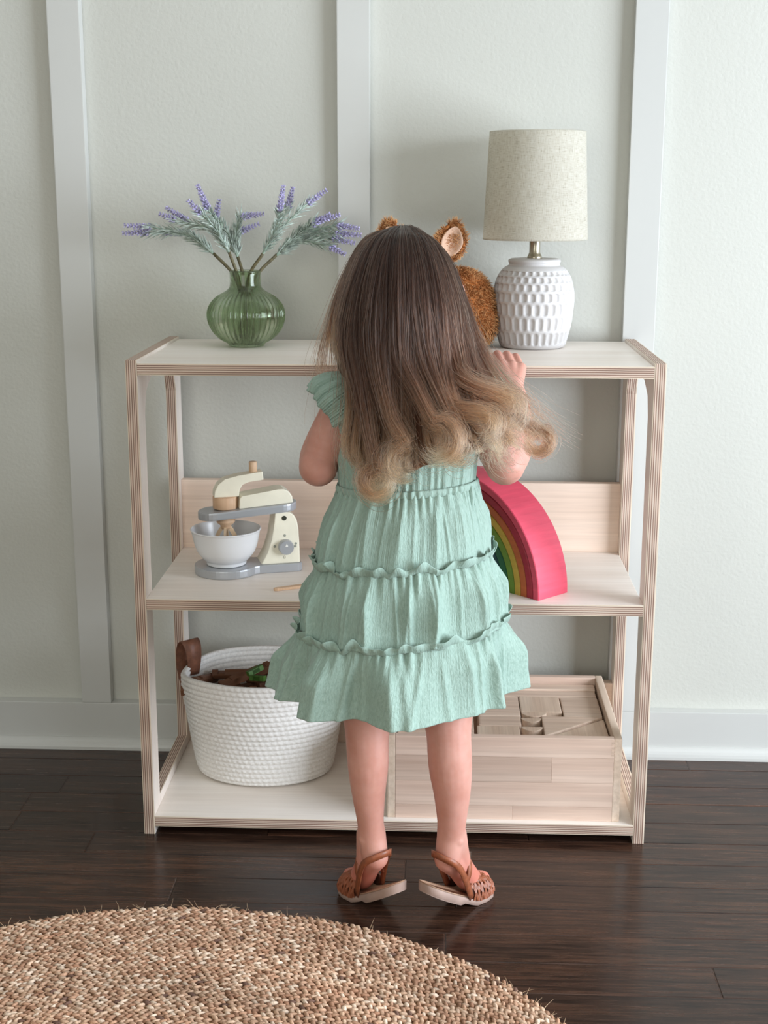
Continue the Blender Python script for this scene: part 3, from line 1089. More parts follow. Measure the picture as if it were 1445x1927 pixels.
for k in range(7):
    zz = 0.1705 - k * 0.0042
    box('joint_finger', CX1 - TB - 0.004, CX1 - TB + .0002, CY0 - 0.0002, CY0 + 0.004, zz - 0.0021, zz, MATS['block_y'], crate)

BZ0 = CZ0 + 0.0092


def upright(name, pts, ztop, mat, label, bev=0.0022):
    cx = sum(p[0] for p in pts) / len(pts)
    cy = sum(p[1] for p in pts) / len(pts)
    t = ztop - BZ0
    o = from_bm(name, plate_bm([(p[0] - cx, p[1] - cy) for p in pts], [], t, 2, bev), mat, loc=(cx, cy, BZ0 + t / 2 + .0002))
    tag(o, label, 'toy block', 'wooden building blocks in the crate')
    return o


def rc_(x0, x1, y0, y1):
    return [(x0, y0), (x1, y0), (x1, y1), (x0, y1)]


def half_disc(cx, cy, r, a0, a1, n=14):
    return [(cx + r * math.cos(a), cy + r * math.sin(a)) for a in np.linspace(a0, a1, n)]


upright('building_block', rc_(0.008, 0.346, -0.107, -0.081), 0.160, MATS['block'], 'long plank-like wooden block along the back of the crate')
upright('building_block', rc_(0.008, 0.345, -0.136, -0.1085), 0.157, MATS['block'], 'second long wooden block from the back of the crate')
upright('building_block', rc_(0.2105, 0.2795, -0.209, -0.138), 0.158, MATS['block_y'], 'square-topped wooden block beside the half-round pieces')
upright('building_block', rc_(0.2815, 0.3455, -0.225, -0.139), 0.157, MATS['block'], 'large rectangular wooden block in the right back corner of the crate')
upright('building_block', rc_(0.139, 0.2085, -0.269, -0.230), 0.157, MATS['block'], 'flat wooden block at the dress hem, the farther of two alike')
upright('building_block', rc_(0.135, 0.2045, -0.311, -0.272), 0.157, MATS['block_y'], 'wooden block at the front left of the half-round pieces, nearest the crate front')
upright('building_block', [(0.2435, -0.229), (0.3455, -0.229), (0.2435, -0.313)], 0.158, MATS['block'], 'triangular wooden block with its long side facing right')
upright('building_block', [(0.2485, -0.314), (0.3465, -0.234), (0.3465, -0.318), (0.25, -0.318)], 0.156, MATS['block_y'], 'triangular wooden block in the front right corner of the crate')
upright('building_block', half_disc(0.232, -0.2105, 0.0215, PI, 2 * PI), 0.158, MATS['block_y'], 'half-round wooden block, farthest of three in the crate', 0.0012)
upright('building_block', half_disc(0.2262, -0.2355, 0.0170, PI, 2 * PI), 0.157, MATS['block_y'], 'half-round wooden block, middle one of three in the crate', 0.0012)
upright('building_block', half_disc(0.2255, -0.2740, 0.0175, PI, 2 * PI), 0.157, MATS['block_y'], 'half-round wooden block, nearest the crate front of three', 0.0012)
upright('building_block', rc_(0.070, 0.130, -0.311, -0.230), 0.157, MATS['block'], 'wooden block behind the right leg in the crate')
upright('building_block', rc_(0.008, 0.066, -0.268, -0.230), 0.157, MATS['block_y'], 'wooden block seen between the legs, the farther one')
upright('building_block', rc_(0.006, 0.066, -0.311, -0.271), 0.157, MATS['block'], 'wooden block seen between the legs, the nearer one')
upright('building_block', rc_(0.140, 0.2095, -0.227, -0.138), 0.157, MATS['block'], 'wooden block hidden mostly by the dress hem in the crate')

# ------------------------------------------------------------------ braided rug
m, nt, b = new_mat('jute')
at_ = nt.nodes.new('ShaderNodeAttribute')
at_.attribute_name = 'Col'
nn = noise(nt, coords(nt), 420, 3, 0.7)
t = ramp(nt, nn, [(0.3, (0.72, 0.70, 0.68, 1)), (0.7, (1.12, 1.1, 1.08, 1))])
nt.links.new(mixc(nt, 1.0, at_.outputs['Color'], t, 'MULTIPLY'), b.inputs['Base Color'])
b.inputs['Roughness'].default_value = 0.85
b.inputs['Specular IOR Level'].default_value = 0.2
bump(nt, b, noise(nt, coords(nt), 1500, 2, 0.6), 0.5, 0.0006)
MATS['jute'] = m
RX, RY, RR = -0.2668, -1.2078, 0.600
rug = empty('jute_rug', (RX, RY, 0), 0.0, 'round braided jute rug on the dark floor', 'rug')
PITCH_R = 0.0112
# one stitch: a slim five-sided bead
sv = []
for x, q in ((-0.5, 0.0), (-0.26, 0.85), (0.12, 1.0), (0.5, 0.0)):
    if q == 0:
        sv.append((x, 0, 0))
    else:
        sv += [(x, q * math.cos(2 * PI * k / 5), q * math.sin(2 * PI * k / 5)) for k in range(5)]
sv = np.array(sv)
sf = []
for k in range(5):
    k2 = (k + 1) % 5
    sf += [(0, 1 + k2, 1 + k), (1 + k, 1 + k2, 6 + k2), (1 + k, 6 + k2, 6 + k), (6 + k, 6 + k2, 11)]
sf = np.array(sf)
PAL = np.array([lin(c)[:3] for c in ((222, 190, 164), (208, 170, 143), (193, 152, 125), (238, 214, 192), (178, 136, 110), (214, 178, 150), (200, 160, 133), (122, 94, 82))])
PRB = np.array([.22, .2, .16, .12, .10, .1, .085, .015])
nrow = int(RR / PITCH_R)
for r_ in range(nrow):
    R0 = RR - PITCH_R * (r_ + 0.5)
    if R0 < 0.012:
        break
    ns = max(6, int(2 * PI * R0 / 0.0102))
    Vs, Fs, Cs = [], [], []
    th0 = rng.uniform(0, 6.28)
    th = th0 + 2 * PI * (np.arange(ns) + rng.uniform(-.18, .18, ns)) / ns
    # the braid wanders a little, as a hand-made one does
    wob = 0.004 * np.sin(2 * th + .4) + 0.0022 * np.sin(7 * th + 1.3) + 0.0014 * np.sin(17 * th + r_ * .2)
    wob = wob * min(1.0, R0 / RR)
    for sgn in (-1, 1):
        rad = R0 + wob + sgn * PITCH_R * 0.245
        cx, cy = rad * np.cos(th + sgn * .5 * PI / ns), rad * np.sin(th + sgn * .5 * PI / ns)
        yaw = th + PI / 2 - sgn * 0.55 + rng.normal(size=ns) * .10
        ln = 0.0150 * rng.uniform(.88, 1.15, ns)
        wd = 0.0031 * rng.uniform(.85, 1.2, ns)
        ht = 0.0034 * rng.uniform(.85, 1.15, ns)
        P = np.zeros((ns, len(sv), 3))
        lx = sv[None, :, 0] * ln[:, None]
        ly = sv[None, :, 1] * wd[:, None]
        P[:, :, 0] = cx[:, None] + lx * np.cos(yaw)[:, None] - ly * np.sin(yaw)[:, None]
        P[:, :, 1] = cy[:, None] + lx * np.sin(yaw)[:, None] + ly * np.cos(yaw)[:, None]
        P[:, :, 2] = 0.0060 + sv[None, :, 2] * ht[:, None] + 0.10 * lx + rng.normal(size=ns)[:, None] * .0004
        base = len(Vs) * 0 + (0 if not Vs else sum(len(q) for q in Vs))
        Vs.append(P.reshape(-1, 3))
        Fs.append((sf[None] + (np.arange(ns) * len(sv))[:, None, None]).reshape(-1, 3) + base)
        col = PAL[rng.choice(8, ns, p=PRB)] * rng.uniform(.82, 1.15, ns)[:, None]
        zone = 0.92 + 0.14 * np.sin(th * 3 + r_ * .35) * np.sin(th * 1.3 - r_ * .11)
        col = col * zone[:, None]
        Cs.append(np.repeat(np.c_[col, np.ones(ns)], len(sv), axis=0))
    V = np.vstack(Vs)
    # the core strip below the stitches
    b0 = len(V)
    ang = np.linspace(0, 2 * PI, 65)[:-1]
    core = []
    for dr, z in ((-PITCH_R * .52, 0.0005), (-PITCH_R * .45, 0.0052), (PITCH_R * .45, 0.0052), (PITCH_R * .52, 0.0005)):
        wv = (0.004 * np.sin(2 * ang + .4) + 0.0022 * np.sin(7 * ang + 1.3)) * min(1.0, R0 / RR)
        core.append(np.c_[(R0 + dr + wv) * np.cos(ang), (R0 + dr + wv) * np.sin(ang), np.full(64, z)])
    cf = []
    for i in range(3):
        for k in range(64):
            k2 = (k + 1) % 64
            cf += [(b0 + i * 64 + k, b0 + i * 64 + k2, b0 + (i + 1) * 64 + k2), (b0 + i * 64 + k, b0 + (i + 1) * 64 + k2, b0 + (i + 1) * 64 + k)]
    V = np.vstack([V] + core)
    Fa = np.vstack(Fs + [np.array(cf)])
    Ca = np.vstack(Cs + [np.tile(np.array([*lin((150, 114, 84))[:3], 1.0]), (256, 1))])
    me = bpy.data.meshes.new('braid_coil')
    me.vertices.add(len(V))
    me.vertices.foreach_set('co', V.astype(np.float32).ravel())
    nf = len(Fa)
    me.loops.add(nf * 3)
    me.loops.foreach_set('vertex_index', Fa.astype(np.int32).ravel())
    me.polygons.add(nf)
    me.polygons.foreach_set('loop_start', np.arange(nf, dtype=np.int32) * 3)
    me.polygons.foreach_set('loop_total', np.full(nf, 3, np.int32))
    me.polygons.foreach_set('use_smooth', np.ones(nf, bool))
    me.update(calc_edges=True)
    ca = me.color_attributes.new('Col', 'FLOAT_COLOR', 'POINT')
    ca.data.foreach_set('color', Ca.astype(np.float32).ravel())
    me.materials.append(MATS['jute'])
    o = bpy.data.objects.new('braid_coil', me)
    link(o, rug, keep=False)
# loose fibres standing off the braid
NFB = 2600
th = rng.uniform(0, 2 * PI, NFB)
rad = np.where(rng.random(NFB) < .25, RR - rng.random(NFB) * .006, RR * np.sqrt(rng.random(NFB)))
p0 = np.c_[RX + rad * np.cos(th), RY + rad * np.sin(th), rng.uniform(.004, .009, NFB)]
d0 = rng.normal(size=(NFB, 3)) * np.array((1, 1, .35)) + np.array((0, 0, .35)) + 0.5 * np.c_[np.cos(th), np.sin(th), 0 * th]
d0 /= np.linalg.norm(d0, axis=1)[:, None]
ln = rng.uniform(.004, .013, NFB)[:, None]
cur = rng.normal(size=(NFB, 3)) * .5 + np.array((0, 0, -.3))
pos = np.stack([p0 + (d0 * t + cur * t * t) * ln for t in np.linspace(0, 1, 6)], axis=1)
pos[:, :, 2] = np.maximum(pos[:, :, 2], 0.001)
MATS['fibre'] = plain('jute_fibre', (206, 176, 142), 0.8)
hair_curves('loose_fibres', pos, [.00028, .00026, .00024, .0002, .00016, .0001], MATS['fibre'], rug, 'stuff')


# ------------------------------------------------------------------ soft bodies grown from overlapping balls
_bm = bmesh.new()
bmesh.ops.create_icosphere(_bm, subdivisions=3, radius=1.0)
ICO_V = np.array([v_.co[:] for v_ in _bm.verts])
ICO_F = np.array([[v_.index for v_ in f_.verts] for f_ in _bm.faces])
_bm.free()


def chain(P, R, step=0.35):
    """balls strung along a smooth limb"""
    P = np.asarray(P, float)
    R = np.asarray(R, float)
    ln = np.linalg.norm(np.diff(P, axis=0), axis=1).sum()
    m_ = max(len(P) * 2, int(ln / (R.min() * step)) + 1)
    c = catmull(np.c_[P, R], m_)
    return [(q[:3], (q[3],) * 3) for q in c]


def grow(name, balls, voxel, iters, mats, parent=None):
    Vs, Fs = [], []
    for i, (c, r) in enumerate(balls):
        Vs.append(ICO_V * np.asarray(r) + np.asarray(c))
        Fs.append(ICO_F + i * len(ICO_V))
    tmp = from_data(name + '_tmp', np.vstack(Vs), np.vstack(Fs), mats, None)
    md = tmp.modifiers.new('r', 'REMESH')
    md.mode = 'VOXEL'
    md.voxel_size = voxel
    md.use_smooth_shade = True
    sm = tmp.modifiers.new('s', 'SMOOTH')
    sm.factor = 0.5
    sm.iterations = iters
    dg = bpy.context.evaluated_depsgraph_get()
    me = bpy.data.meshes.new_from_object(tmp.evaluated_get(dg))
    old = tmp.data
    bpy.data.objects.remove(tmp)
    bpy.data.meshes.remove(old)
    me.name = name
    if not len(me.materials):
        for mt in (mats if isinstance(mats, (list, tuple)) else [mats]):
            me.materials.append(mt)
    me.polygons.foreach_set('use_smooth', [True] * len(me.polygons))
    return link(bpy.data.objects.new(name, me), parent)


def fur(name, o, n, length, mat, parent, lean=(0, 0, -0.5), rad=0.0004, keep=None):
    me = o.data
    nv = len(me.polygons)
    cen = np.empty(nv * 3)
    me.polygons.foreach_get('center', cen)
    nor = np.empty(nv * 3)
    me.polygons.foreach_get('normal', nor)
    ar = np.empty(nv)
    me.polygons.foreach_get('area', ar)
    cen, nor = cen.reshape(-1, 3), nor.reshape(-1, 3)
    if keep is not None:
        k = keep(cen)
        cen, nor, ar = cen[k], nor[k], ar[k]
    idx = rng.choice(len(cen), n, p=ar / ar.sum())
    p = cen[idx] + rng.normal(size=(n, 3)) * 0.0012
    cl = np.sin(p * 170) @ rng.normal(size=(3, 3)) * .35
    d = nor[idx] + rng.normal(size=(n, 3)) * .35 + cl
    d /= np.linalg.norm(d, axis=1)[:, None]
    L = length * rng.uniform(.6, 1.2, n)[:, None]
    g = np.array(lean)
    pos = np.stack([p - nor[idx] * .001 + (d * t + g * t * t * .6) * L for t in np.linspace(0, 1, 5)], axis=1)
    return hair_curves(name, pos, np.array([1, .95, .8, .6, .25]) * rad, mat, parent, 'stuff')


# ------------------------------------------------------------------ plush fawn
MATS['plush'] = plain('plush_brown', (150, 92, 50), 0.9, var=0.25, vscale=60, spec=0.1)
MATS['earskin'] = plain('plush_ear_lining', (206, 172, 148), 0.9, var=0.06, vscale=80, spec=0.1, bscale=600, bstr=0.4)
m, nt, b = new_mat('plush_fur')
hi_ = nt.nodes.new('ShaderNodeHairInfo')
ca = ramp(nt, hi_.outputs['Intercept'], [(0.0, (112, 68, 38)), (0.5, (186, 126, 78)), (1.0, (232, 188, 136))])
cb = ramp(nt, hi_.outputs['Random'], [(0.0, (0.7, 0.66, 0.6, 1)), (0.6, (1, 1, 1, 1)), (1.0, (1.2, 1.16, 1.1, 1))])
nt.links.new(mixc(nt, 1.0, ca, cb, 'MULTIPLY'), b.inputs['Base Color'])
b.inputs['Roughness'].default_value = 0.7
b.inputs['Specular IOR Level'].default_value = 0.2
MATS['plushfur'] = m
fawn = empty('plush_fawn', (0.09, -0.14, ZT), 0.0, 'brown plush fawn lying on the top shelf behind the child', 'soft toy')
D = []
D += [((0.100, -0.128, 0.826), (0.056, 0.052, 0.0635)), ((0.070, -0.130, 0.815), (0.055, 0.050, 0.052)), ((0.118, -0.132, 0.806), (0.042, 0.045, 0.043))]
D += chain([(0.060, -0.135, 0.835), (0.042, -0.150, 0.865)], [0.036, 0.032])
D += [((0.036, -0.158, 0.888), (0.045, 0.042, 0.043))]
D += chain([(0.036, -0.185, 0.880), (0.036, -0.215, 0.868)], [0.030, 0.021])
for s in (-1, 1):
    D += chain([(0.075 + .03 * s, -0.165, 0.785), (0.055 + .035 * s, -0.205, 0.777), (0.045 + .04 * s, -0.235, 0.776)], [0.020, 0.016, 0.0145])
fb = grow('fawn_body', D, 0.004, 6, MATS['plush'], fawn)
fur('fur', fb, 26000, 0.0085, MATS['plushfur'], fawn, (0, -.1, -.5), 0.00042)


def ear(cx, cz, s):
    """a leaf-shaped ear, cupped, its pale lining towards the viewer"""
    out = []
    ax = np.array((0.30 * s, 0.05, 1.0))
    ax /= np.linalg.norm(ax)
    sd = np.array((1.0, 0.25 * s, -0.30 * s))
    sd /= np.linalg.norm(sd)
    nn_ = np.cross(sd, ax)
    for layer, sc in ((0, 1.0), (1, 0.78)):
        V, Fc = [], []
        for i, t in enumerate(np.linspace(0, 1, 15)):
            w_ = 0.0215 * sc * (math.sin(PI * min(1, t * .92 + .06)) ** 0.75)
            for j, q in enumerate(np.linspace(-1, 1, 11)):
                p = np.array((cx, -0.148, cz)) + ax * (t - .5) * 0.062 * (sc if layer else 1) + sd * q * w_ + nn_ * (0.010 * (q * q - .6) * math.sin(PI * t) + (0.0035 if layer else 0.0)) * 1.0
                V.append(p)
        for i in range(14):
            for j in range(10):
                Fc.append((i * 11 + j, i * 11 + j + 1, (i + 1) * 11 + j + 1, (i + 1) * 11 + j))
        o = from_data('ear' if not layer else 'ear_lining', V, Fc, MATS['plush'] if not layer else MATS['earskin'], fawn if not layer else out[0])
        sl = o.modifiers.new('s', 'SOLIDIFY')
        sl.thickness = 0.004 if not layer else 0.0016
        sl.offset = -1
        out.append(o)
    return out[0]


for s, cx in ((1, 0.084), (-1, -0.010)):
    e_ = ear(cx, 0.932, s)
    dgx = bpy.context.evaluated_depsgraph_get()
    tmpm = bpy.data.meshes.new_from_object(e_.evaluated_get(dgx))
    mw = wm(e_)

    class _O:
        pass
    q = _O()
    tmpm.transform(mw)
    q.data = tmpm
    cxx = cx
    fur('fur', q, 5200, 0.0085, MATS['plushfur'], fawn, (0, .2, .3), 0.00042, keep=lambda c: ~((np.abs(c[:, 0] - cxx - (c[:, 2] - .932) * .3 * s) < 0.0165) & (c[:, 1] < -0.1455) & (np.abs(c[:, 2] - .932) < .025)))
    bpy.data.meshes.remove(tmpm)
MATS['black'] = plain('black_plastic', (22, 20, 20), 0.2)
for s in (-1, 1):
    V, Fc = lathe([(0.0001, -0.0062), (0.0045, -0.0045), (0.0062, 0), (0.0045, 0.0045), (0.0001, 0.0062)], 16, c=(0.036 + s * 0.028, -0.189, 0.898))
    from_data('eye', V, Fc, MATS['black'], fawn)
V, Fc = lathe([(0.0001, -0.006), (0.007, -0.004), (0.0085, 0), (0.006, 0.005), (0.0001, 0.006)], 16, c=(0.036, -0.2335, 0.873))
from_data('nose', V, Fc, MATS['black'], fawn)

# ------------------------------------------------------------------ the child
person = empty('person', (0.03, -0.56, 0), 0.0, 'small child seen from behind in a mint green tiered dress, standing at the shelf', 'person')
m, nt, b = new_mat('skin')
sp = nt.nodes.new('ShaderNodeTexCoord')
sx_ = nt.nodes.new('ShaderNodeSeparateXYZ')
nt.links.new(sp.outputs['Object'], sx_.inputs[0])
zr = N(nt, 'ShaderNodeMapRange')
nt.links.new(sx_.outputs[2], zr.inputs['Value'])
zr.inputs['From Min'].default_value = 0.055
zr.inputs['From Max'].default_value = 0.100
zr.inputs['To Min'].default_value = 1.0
zr.inputs['To Max'].default_value = 0.0
mot = noise(nt, coords(nt), 38, 3, 0.5)
base = ramp(nt, mot, [(0.3, (194, 138, 122)), (0.7, (205, 153, 138))])
nt.links.new(mixc(nt, zr.outputs[0], base, lin((202, 124, 106))), b.inputs['Base Color'])
b.inputs['Roughness'].default_value = 0.5
b.inputs['Specular IOR Level'].default_value = 0.35
b.inputs['Subsurface Weight'].default_value = 0.25
b.inputs['Subsurface Radius'].default_value = (1.0, 0.35, 0.2)
b.inputs['Subsurface Scale'].default_value = 0.008
MATS['skin'] = m


def A(*p):
    return np.array(p, float)


B = []
# torso
zz = np.linspace(0.42, 0.735, 30)
for z in zz:
    t = (z - 0.42) / 0.315
    rx = np.interp(t, [0, .2, .58, .85, 1], [0.075, 0.082, 0.074, 0.080, 0.070])
    ry = np.interp(t, [0, .2, .58, .85, 1], [0.060, 0.066, 0.056, 0.058, 0.045])
    B.append(((0.024, -0.530 + 0.030 * t, z), (rx, ry, 0.03)))
B += chain([(0.023, -0.497, 0.735), (0.022, -0.492, 0.80)], [0.036, 0.032])
# head with a face towards the shelf
B += [((0.020, -0.487, 0.876), (0.064, 0.074, 0.077)), ((0.020, -0.462, 0.842), (0.050, 0.048, 0.044)), ((0.020, -0.430, 0.823), (0.022, 0.018, 0.016))]
B += [((0.020 + s * .030, -0.436, 0.845), (0.022, 0.018, 0.020)) for s in (-1, 1)]
B += chain([(0.020, -0.414, 0.872), (0.020, -0.405, 0.856)], [0.007, 0.0085])
B += [((0.020, -0.414, 0.837), (0.015, 0.008, 0.0045)), ((0.020, -0.416, 0.831), (0.013, 0.008, 0.0045))]
for s in (-1, 1):
    B += chain([(0.020 + s * 0.066, -0.476, 0.853), (0.020 + s * 0.073, -0.486, 0.866), (0.020 + s * 0.073, -0.492, 0.880), (0.020 + s * .066, -0.484, 0.886)], [.006, .007, .008, .007])
# arms
sh_l, el_l = A(-0.052, -0.500, 0.728), A(-0.100, -0.515, 0.632)
B += chain([(-0.035, -0.498, 0.728), sh_l, (-0.080, -0.508, 0.690), el_l + A(0.002, 0.004, 0.012)], [0.034, 0.032, 0.0275, 0.0265])
B += chain([el_l + A(0, 0, 0.004), (-0.099, -0.478, 0.650), (-0.084, -0.432, 0.695), (-0.066, -0.395, 0.742)], [0.0275, 0.0285, 0.023, 0.0165])
sh_r, el_r = A(0.100, -0.500, 0.728), A(0.160, -0.512, 0.640)
B += chain([(0.080, -0.498, 0.728), sh_r, (0.136, -0.508, 0.682), el_r], [0.034, 0.032, 0.028, 0.0275])
B += chain([el_r, (0.170, -0.490, 0.662), (0.1755, -0.450, 0.700), (0.1745, -0.420, 0.728)], [0.0275, 0.0285, 0.0235, 0.0175])


def hand(wrist, mcp, side):
    """palm, four bent fingers over the shelf edge, a thumb from the side; side +1: thumb towards -x"""
    out = []
    w_ = np.asarray(wrist)
    for i, (mx_, my, mz, px, py, pz, tx, ty, tz, r) in enumerate(mcp):
        m0, p0, t0 = A(mx_, my, mz), A(px, py, pz), A(tx, ty, tz)
        out += chain([w_, (w_ + m0) / 2 + A(0, -0.001, 0.002), m0], [0.0135, 0.0115, 0.0085], .3)
        d0 = (p0 * .45 + t0 * .55) + A(0, 0, 0.0025)
        out += chain([m0, p0, d0, t0], [r * 1.12, r * 1.04, r * 1.0, r * .92], .3)
    return out


FR = []
for i, (x, dz, r) in enumerate(((0.1455, 0.000, .0054), (0.1590, 0.0025, .0056), (0.1728, 0.002, .0055), (0.1858, -0.001, .0051))):
    L = (0.95, 1.0, 0.97, 0.84)[i]
    FR.append((x, -0.388, 0.7615 + dz, x - 0.0055, -0.388 + 0.026 * L, 0.7745 + dz, x - 0.0105, -0.388 + 0.048 * L, 0.7675, r))
B += hand((0.1735, -0.417, 0.730), FR, 1)
B += chain([(0.166, -0.412, 0.738), (0.145, -0.398, 0.744), (0.134, -0.386, 0.752), (0.1325, -0.376, 0.757)], [.0115, .009, .0075, .0062], .3)
FL = []
for i, (x, dz, r) in enumerate(((-0.0345, 0.000, .0054), (-0.048, 0.0025, .0056), (-0.0618, 0.002, .0055), (-0.0748, -0.001, .0051))):
    L = (0.95, 1.0, 0.97, 0.84)[i]
    FL.append((x, -0.372, 0.7700 + dz, x + 0.003, -0.372 + 0.026 * L, 0.7785 + dz, x + 0.006, -0.372 + 0.048 * L, 0.7675, r))
B += hand((-0.063, -0.392, 0.746), FL, -1)
B += chain([(-0.056, -0.390, 0.752), (-0.036, -0.380, 0.752), (-0.026, -0.366, 0.764), (-0.023, -0.352, 0.7685)], [.0115, .009, .0075, .0062], .3)
# legs
LEGY = -0.600


def px(u, v, Y):
    return np.array(pt(u, v, Y))


B += chain([(-0.016, -0.532, 0.430), (-0.026, -0.566, 0.340), px(691, 1370, -.590), px(692.5, 1439, -.602), px(693.5, 1491, -.604), px(697, 1544, -.602), px(700, 1572, -.600)],
           [0.056, 0.044, 0.0320, 0.0290, 0.0240, 0.0192, 0.0200])
B += chain([(0.068, -0.532, 0.430), (0.080, -0.566, 0.340), px(843.5, 1370, -.590), px(847, 1439, -.602), px(850.5, 1491, -.604), px(850, 1544, -.602), px(848, 1574, -.600)],
           [0.056, 0.044, 0.0325, 0.0308, 0.0262, 0.0208, 0.0200])
FEET, HEELS = [], []
for hx, tx, au, hu, hv, ank in ((0.0215, -0.0650, 0, 707, 1613, px(700, 1572, -.600)), (0.0520, 0.1480, 1, 841, 1617, px(848, 1574, -.600))):
    heel = A(hx, -0.622)
    toe = A(tx, -0.524)
    FEET.append((heel, toe))
    hb = px(hu, hv, -0.608)
    HEELS.append(hb)
    dr = A(*(toe - heel), 0)
    dr /= np.linalg.norm(dr)
    ball = A(*(heel + (toe - heel) * 0.70), 0.030)
    tip = A(*(heel + (toe - heel) * 0.90), 0.022)
    mid = hb * .5 + ball * .5 + A(0, 0, 0.004)
    B += chain([ank, hb + A(0, 0, 0.004) + dr * .002], [0.0200, 0.0188], .25)
    B += chain([hb, mid, ball, tip], [0.0180, 0.0180, 0.0175, 0.0120], .25)
    B += chain([ank + dr * .006, mid + A(0, 0, .008), ball + A(0, 0, .004)], [0.0190, 0.0185, 0.0160], .25)
    # ankle bones
    sd = A(-dr[1], dr[0], 0)
    B += [(ank + sd * q * .0135 + A(0, 0, -.002), (.0085,) * 3) for q in (-1, 1)]
grow('body', B, 0.0017, 7, MATS['skin'], person)
MATS['eyewhite'] = plain('eye', (60, 44, 36), 0.15)
for s in (-1, 1):
    V, Fc = lathe([(0.0001, -0.007), (0.005, -0.005), (0.007, 0), (0.005, 0.005), (0.0001, 0.007)], 16, c=(0.020 + s * 0.0255, -0.4205, 0.873))
    from_data('eye', V, Fc, MATS['eyewhite'], person)

# ------------------------------------------------------------------ dress
m, nt, b = new_mat('mint_gauze')
n1 = noise(nt, coords(nt, (420, 16, 1), kind='UV'), 1.0, 3, 0.65, 0.4)
n2 = noise(nt, coords(nt, (60, 9, 1), kind='UV'), 1.0, 3, 0.6)
cg = ramp(nt, n1, [(0.25, (144, 168, 155)), (0.5, (158, 183, 170)), (0.8, (175, 198, 186))])
nt.links.new(cg, b.inputs['Base Color'])
b.inputs['Roughness'].default_value = 0.62
b.inputs['Specular IOR Level'].default_value = 0.3
b.inputs['Sheen Weight'].default_value = 0.25
b.inputs['Sheen Roughness'].default_value = 0.4
bump(nt, b, n1, 0.6, 0.0022)
tr = nt.nodes.new('ShaderNodeBsdfTranslucent')
nt.links.new(cg, tr.inputs['Color'])
mxs = nt.nodes.new('ShaderNodeMixShader')
mxs.inputs[0].default_value = 0.12
nt.links.new(b.outputs[0], mxs.inputs[1])
nt.links.new(tr.outputs[0], mxs.inputs[2])
nt.links.new(mxs.outputs[0], nt.nodes['Material Output'].inputs['Surface'])
MATS['gauze'] = m

dress = empty('dress', (0.024, -0.515, 0.3))
dress.parent = person
dress.matrix_parent_inverse = wm(person).inverted()
NTH = 1000
TH = np.linspace(0, 2 * PI, NTH, endpoint=False)


def waves(ks, amps, seed, th, drift=0.0, t=0.0):
    r_ = np.random.default_rng(seed)
    out = np.zeros_like(th)
    for k, a_ in zip(ks, amps):
        out += a_ * np.cos(k * th + r_.uniform(0, 6.28) + drift * t * r_.normal())
    return out


def warp(th, seed):
    r_ = np.random.default_rng(seed)
    return th + 0.10 * np.sin(2 * th + r_.uniform(0, 6.28)) + 0.06 * np.sin(5 * th + r_.uniform(0, 6.28))


def grid_mesh(name, P, parent, mat, uvs=1.0, wrap=True):
    """P (rows, n, 3) closed around"""
    R_, n_, _ = P.shape
    V = P.reshape(-1, 3)
    i = np.arange(R_ - 1)[:, None]
    kmax = n_ if wrap else n_ - 1
    k = np.arange(kmax)[None, :]
    k2 = (k + 1) % n_
    Fq = np.stack([i * n_ + k, i * n_ + k2, (i + 1) * n_ + k2, (i + 1) * n_ + k], axis=-1).reshape(-1, 4)
    me = bpy.data.meshes.new(name)
    me.vertices.add(len(V))
    me.vertices.foreach_set('co', V.astype(np.float32).ravel())
    nf = len(Fq)
    me.loops.add(nf * 4)
    me.loops.foreach_set('vertex_index', Fq.astype(np.int32).ravel())
    me.polygons.add(nf)
    me.polygons.foreach_set('loop_start', np.arange(nf, dtype=np.int32) * 4)
    me.polygons.foreach_set('loop_total', np.full(nf, 4, np.int32))
    me.polygons.foreach_set('use_smooth', np.ones(nf, bool))
    me.update(calc_edges=True)
    uv = me.uv_layers.new(name='UVMap')
    cols = np.broadcast_to(np.stack([k + 0 * i, k + 1 + 0 * i, k + 1 + 0 * i, k + 0 * i], axis=-1), (R_ - 1, kmax, 4)).reshape(-1)
    rws = np.broadcast_to(np.stack([i + 0 * k, i + 0 * k, i + 1 + 0 * k, i + 1 + 0 * k], axis=-1), (R_ - 1, kmax, 4)).reshape(-1)
    uv.data.foreach_set('uv', np.c_[cols / n_, rws / R_ * uvs].astype(np.float32).ravel())
    me.materials.append(mat)
    o = bpy.data.objects.new(name, me)
    link(o, parent)
    sl = o.modifiers.new('thickness', 'SOLIDIFY')
    sl.thickness = 0.0009
    sl.offset = -1
    return o


LV_Z = [0.613, 0.511, 0.412, 0.317]
LV_RX = [0.0945, 0.1215, 0.1425, 0.166]
LV_RY = [0.073, 0.098, 0.121, 0.142]
LV_CX = [0.024, 0.0178, 0.0158, 0.0105]
LV_CY = [-0.510, -0.517, -0.521, -0.525]


def ring_pts(cx, cy, z, rx, ry, off, dz=0.0):
    c, s = np.cos(TH), np.sin(TH)
    nx, ny = c / rx, s / ry
    nl = np.sqrt(nx * nx + ny * ny)
    nx, ny = nx / nl, ny / nl
    x = cx + rx * c + nx * off
    y = cy + ry * s + ny * off
    zt_ = z + dz + float(np.interp(z, [0.317, 0.41, 0.52, 0.60], [0.02, 0.07, 0.075, 0.05])) * (x - cx)
    return np.c_[x, y, zt_]


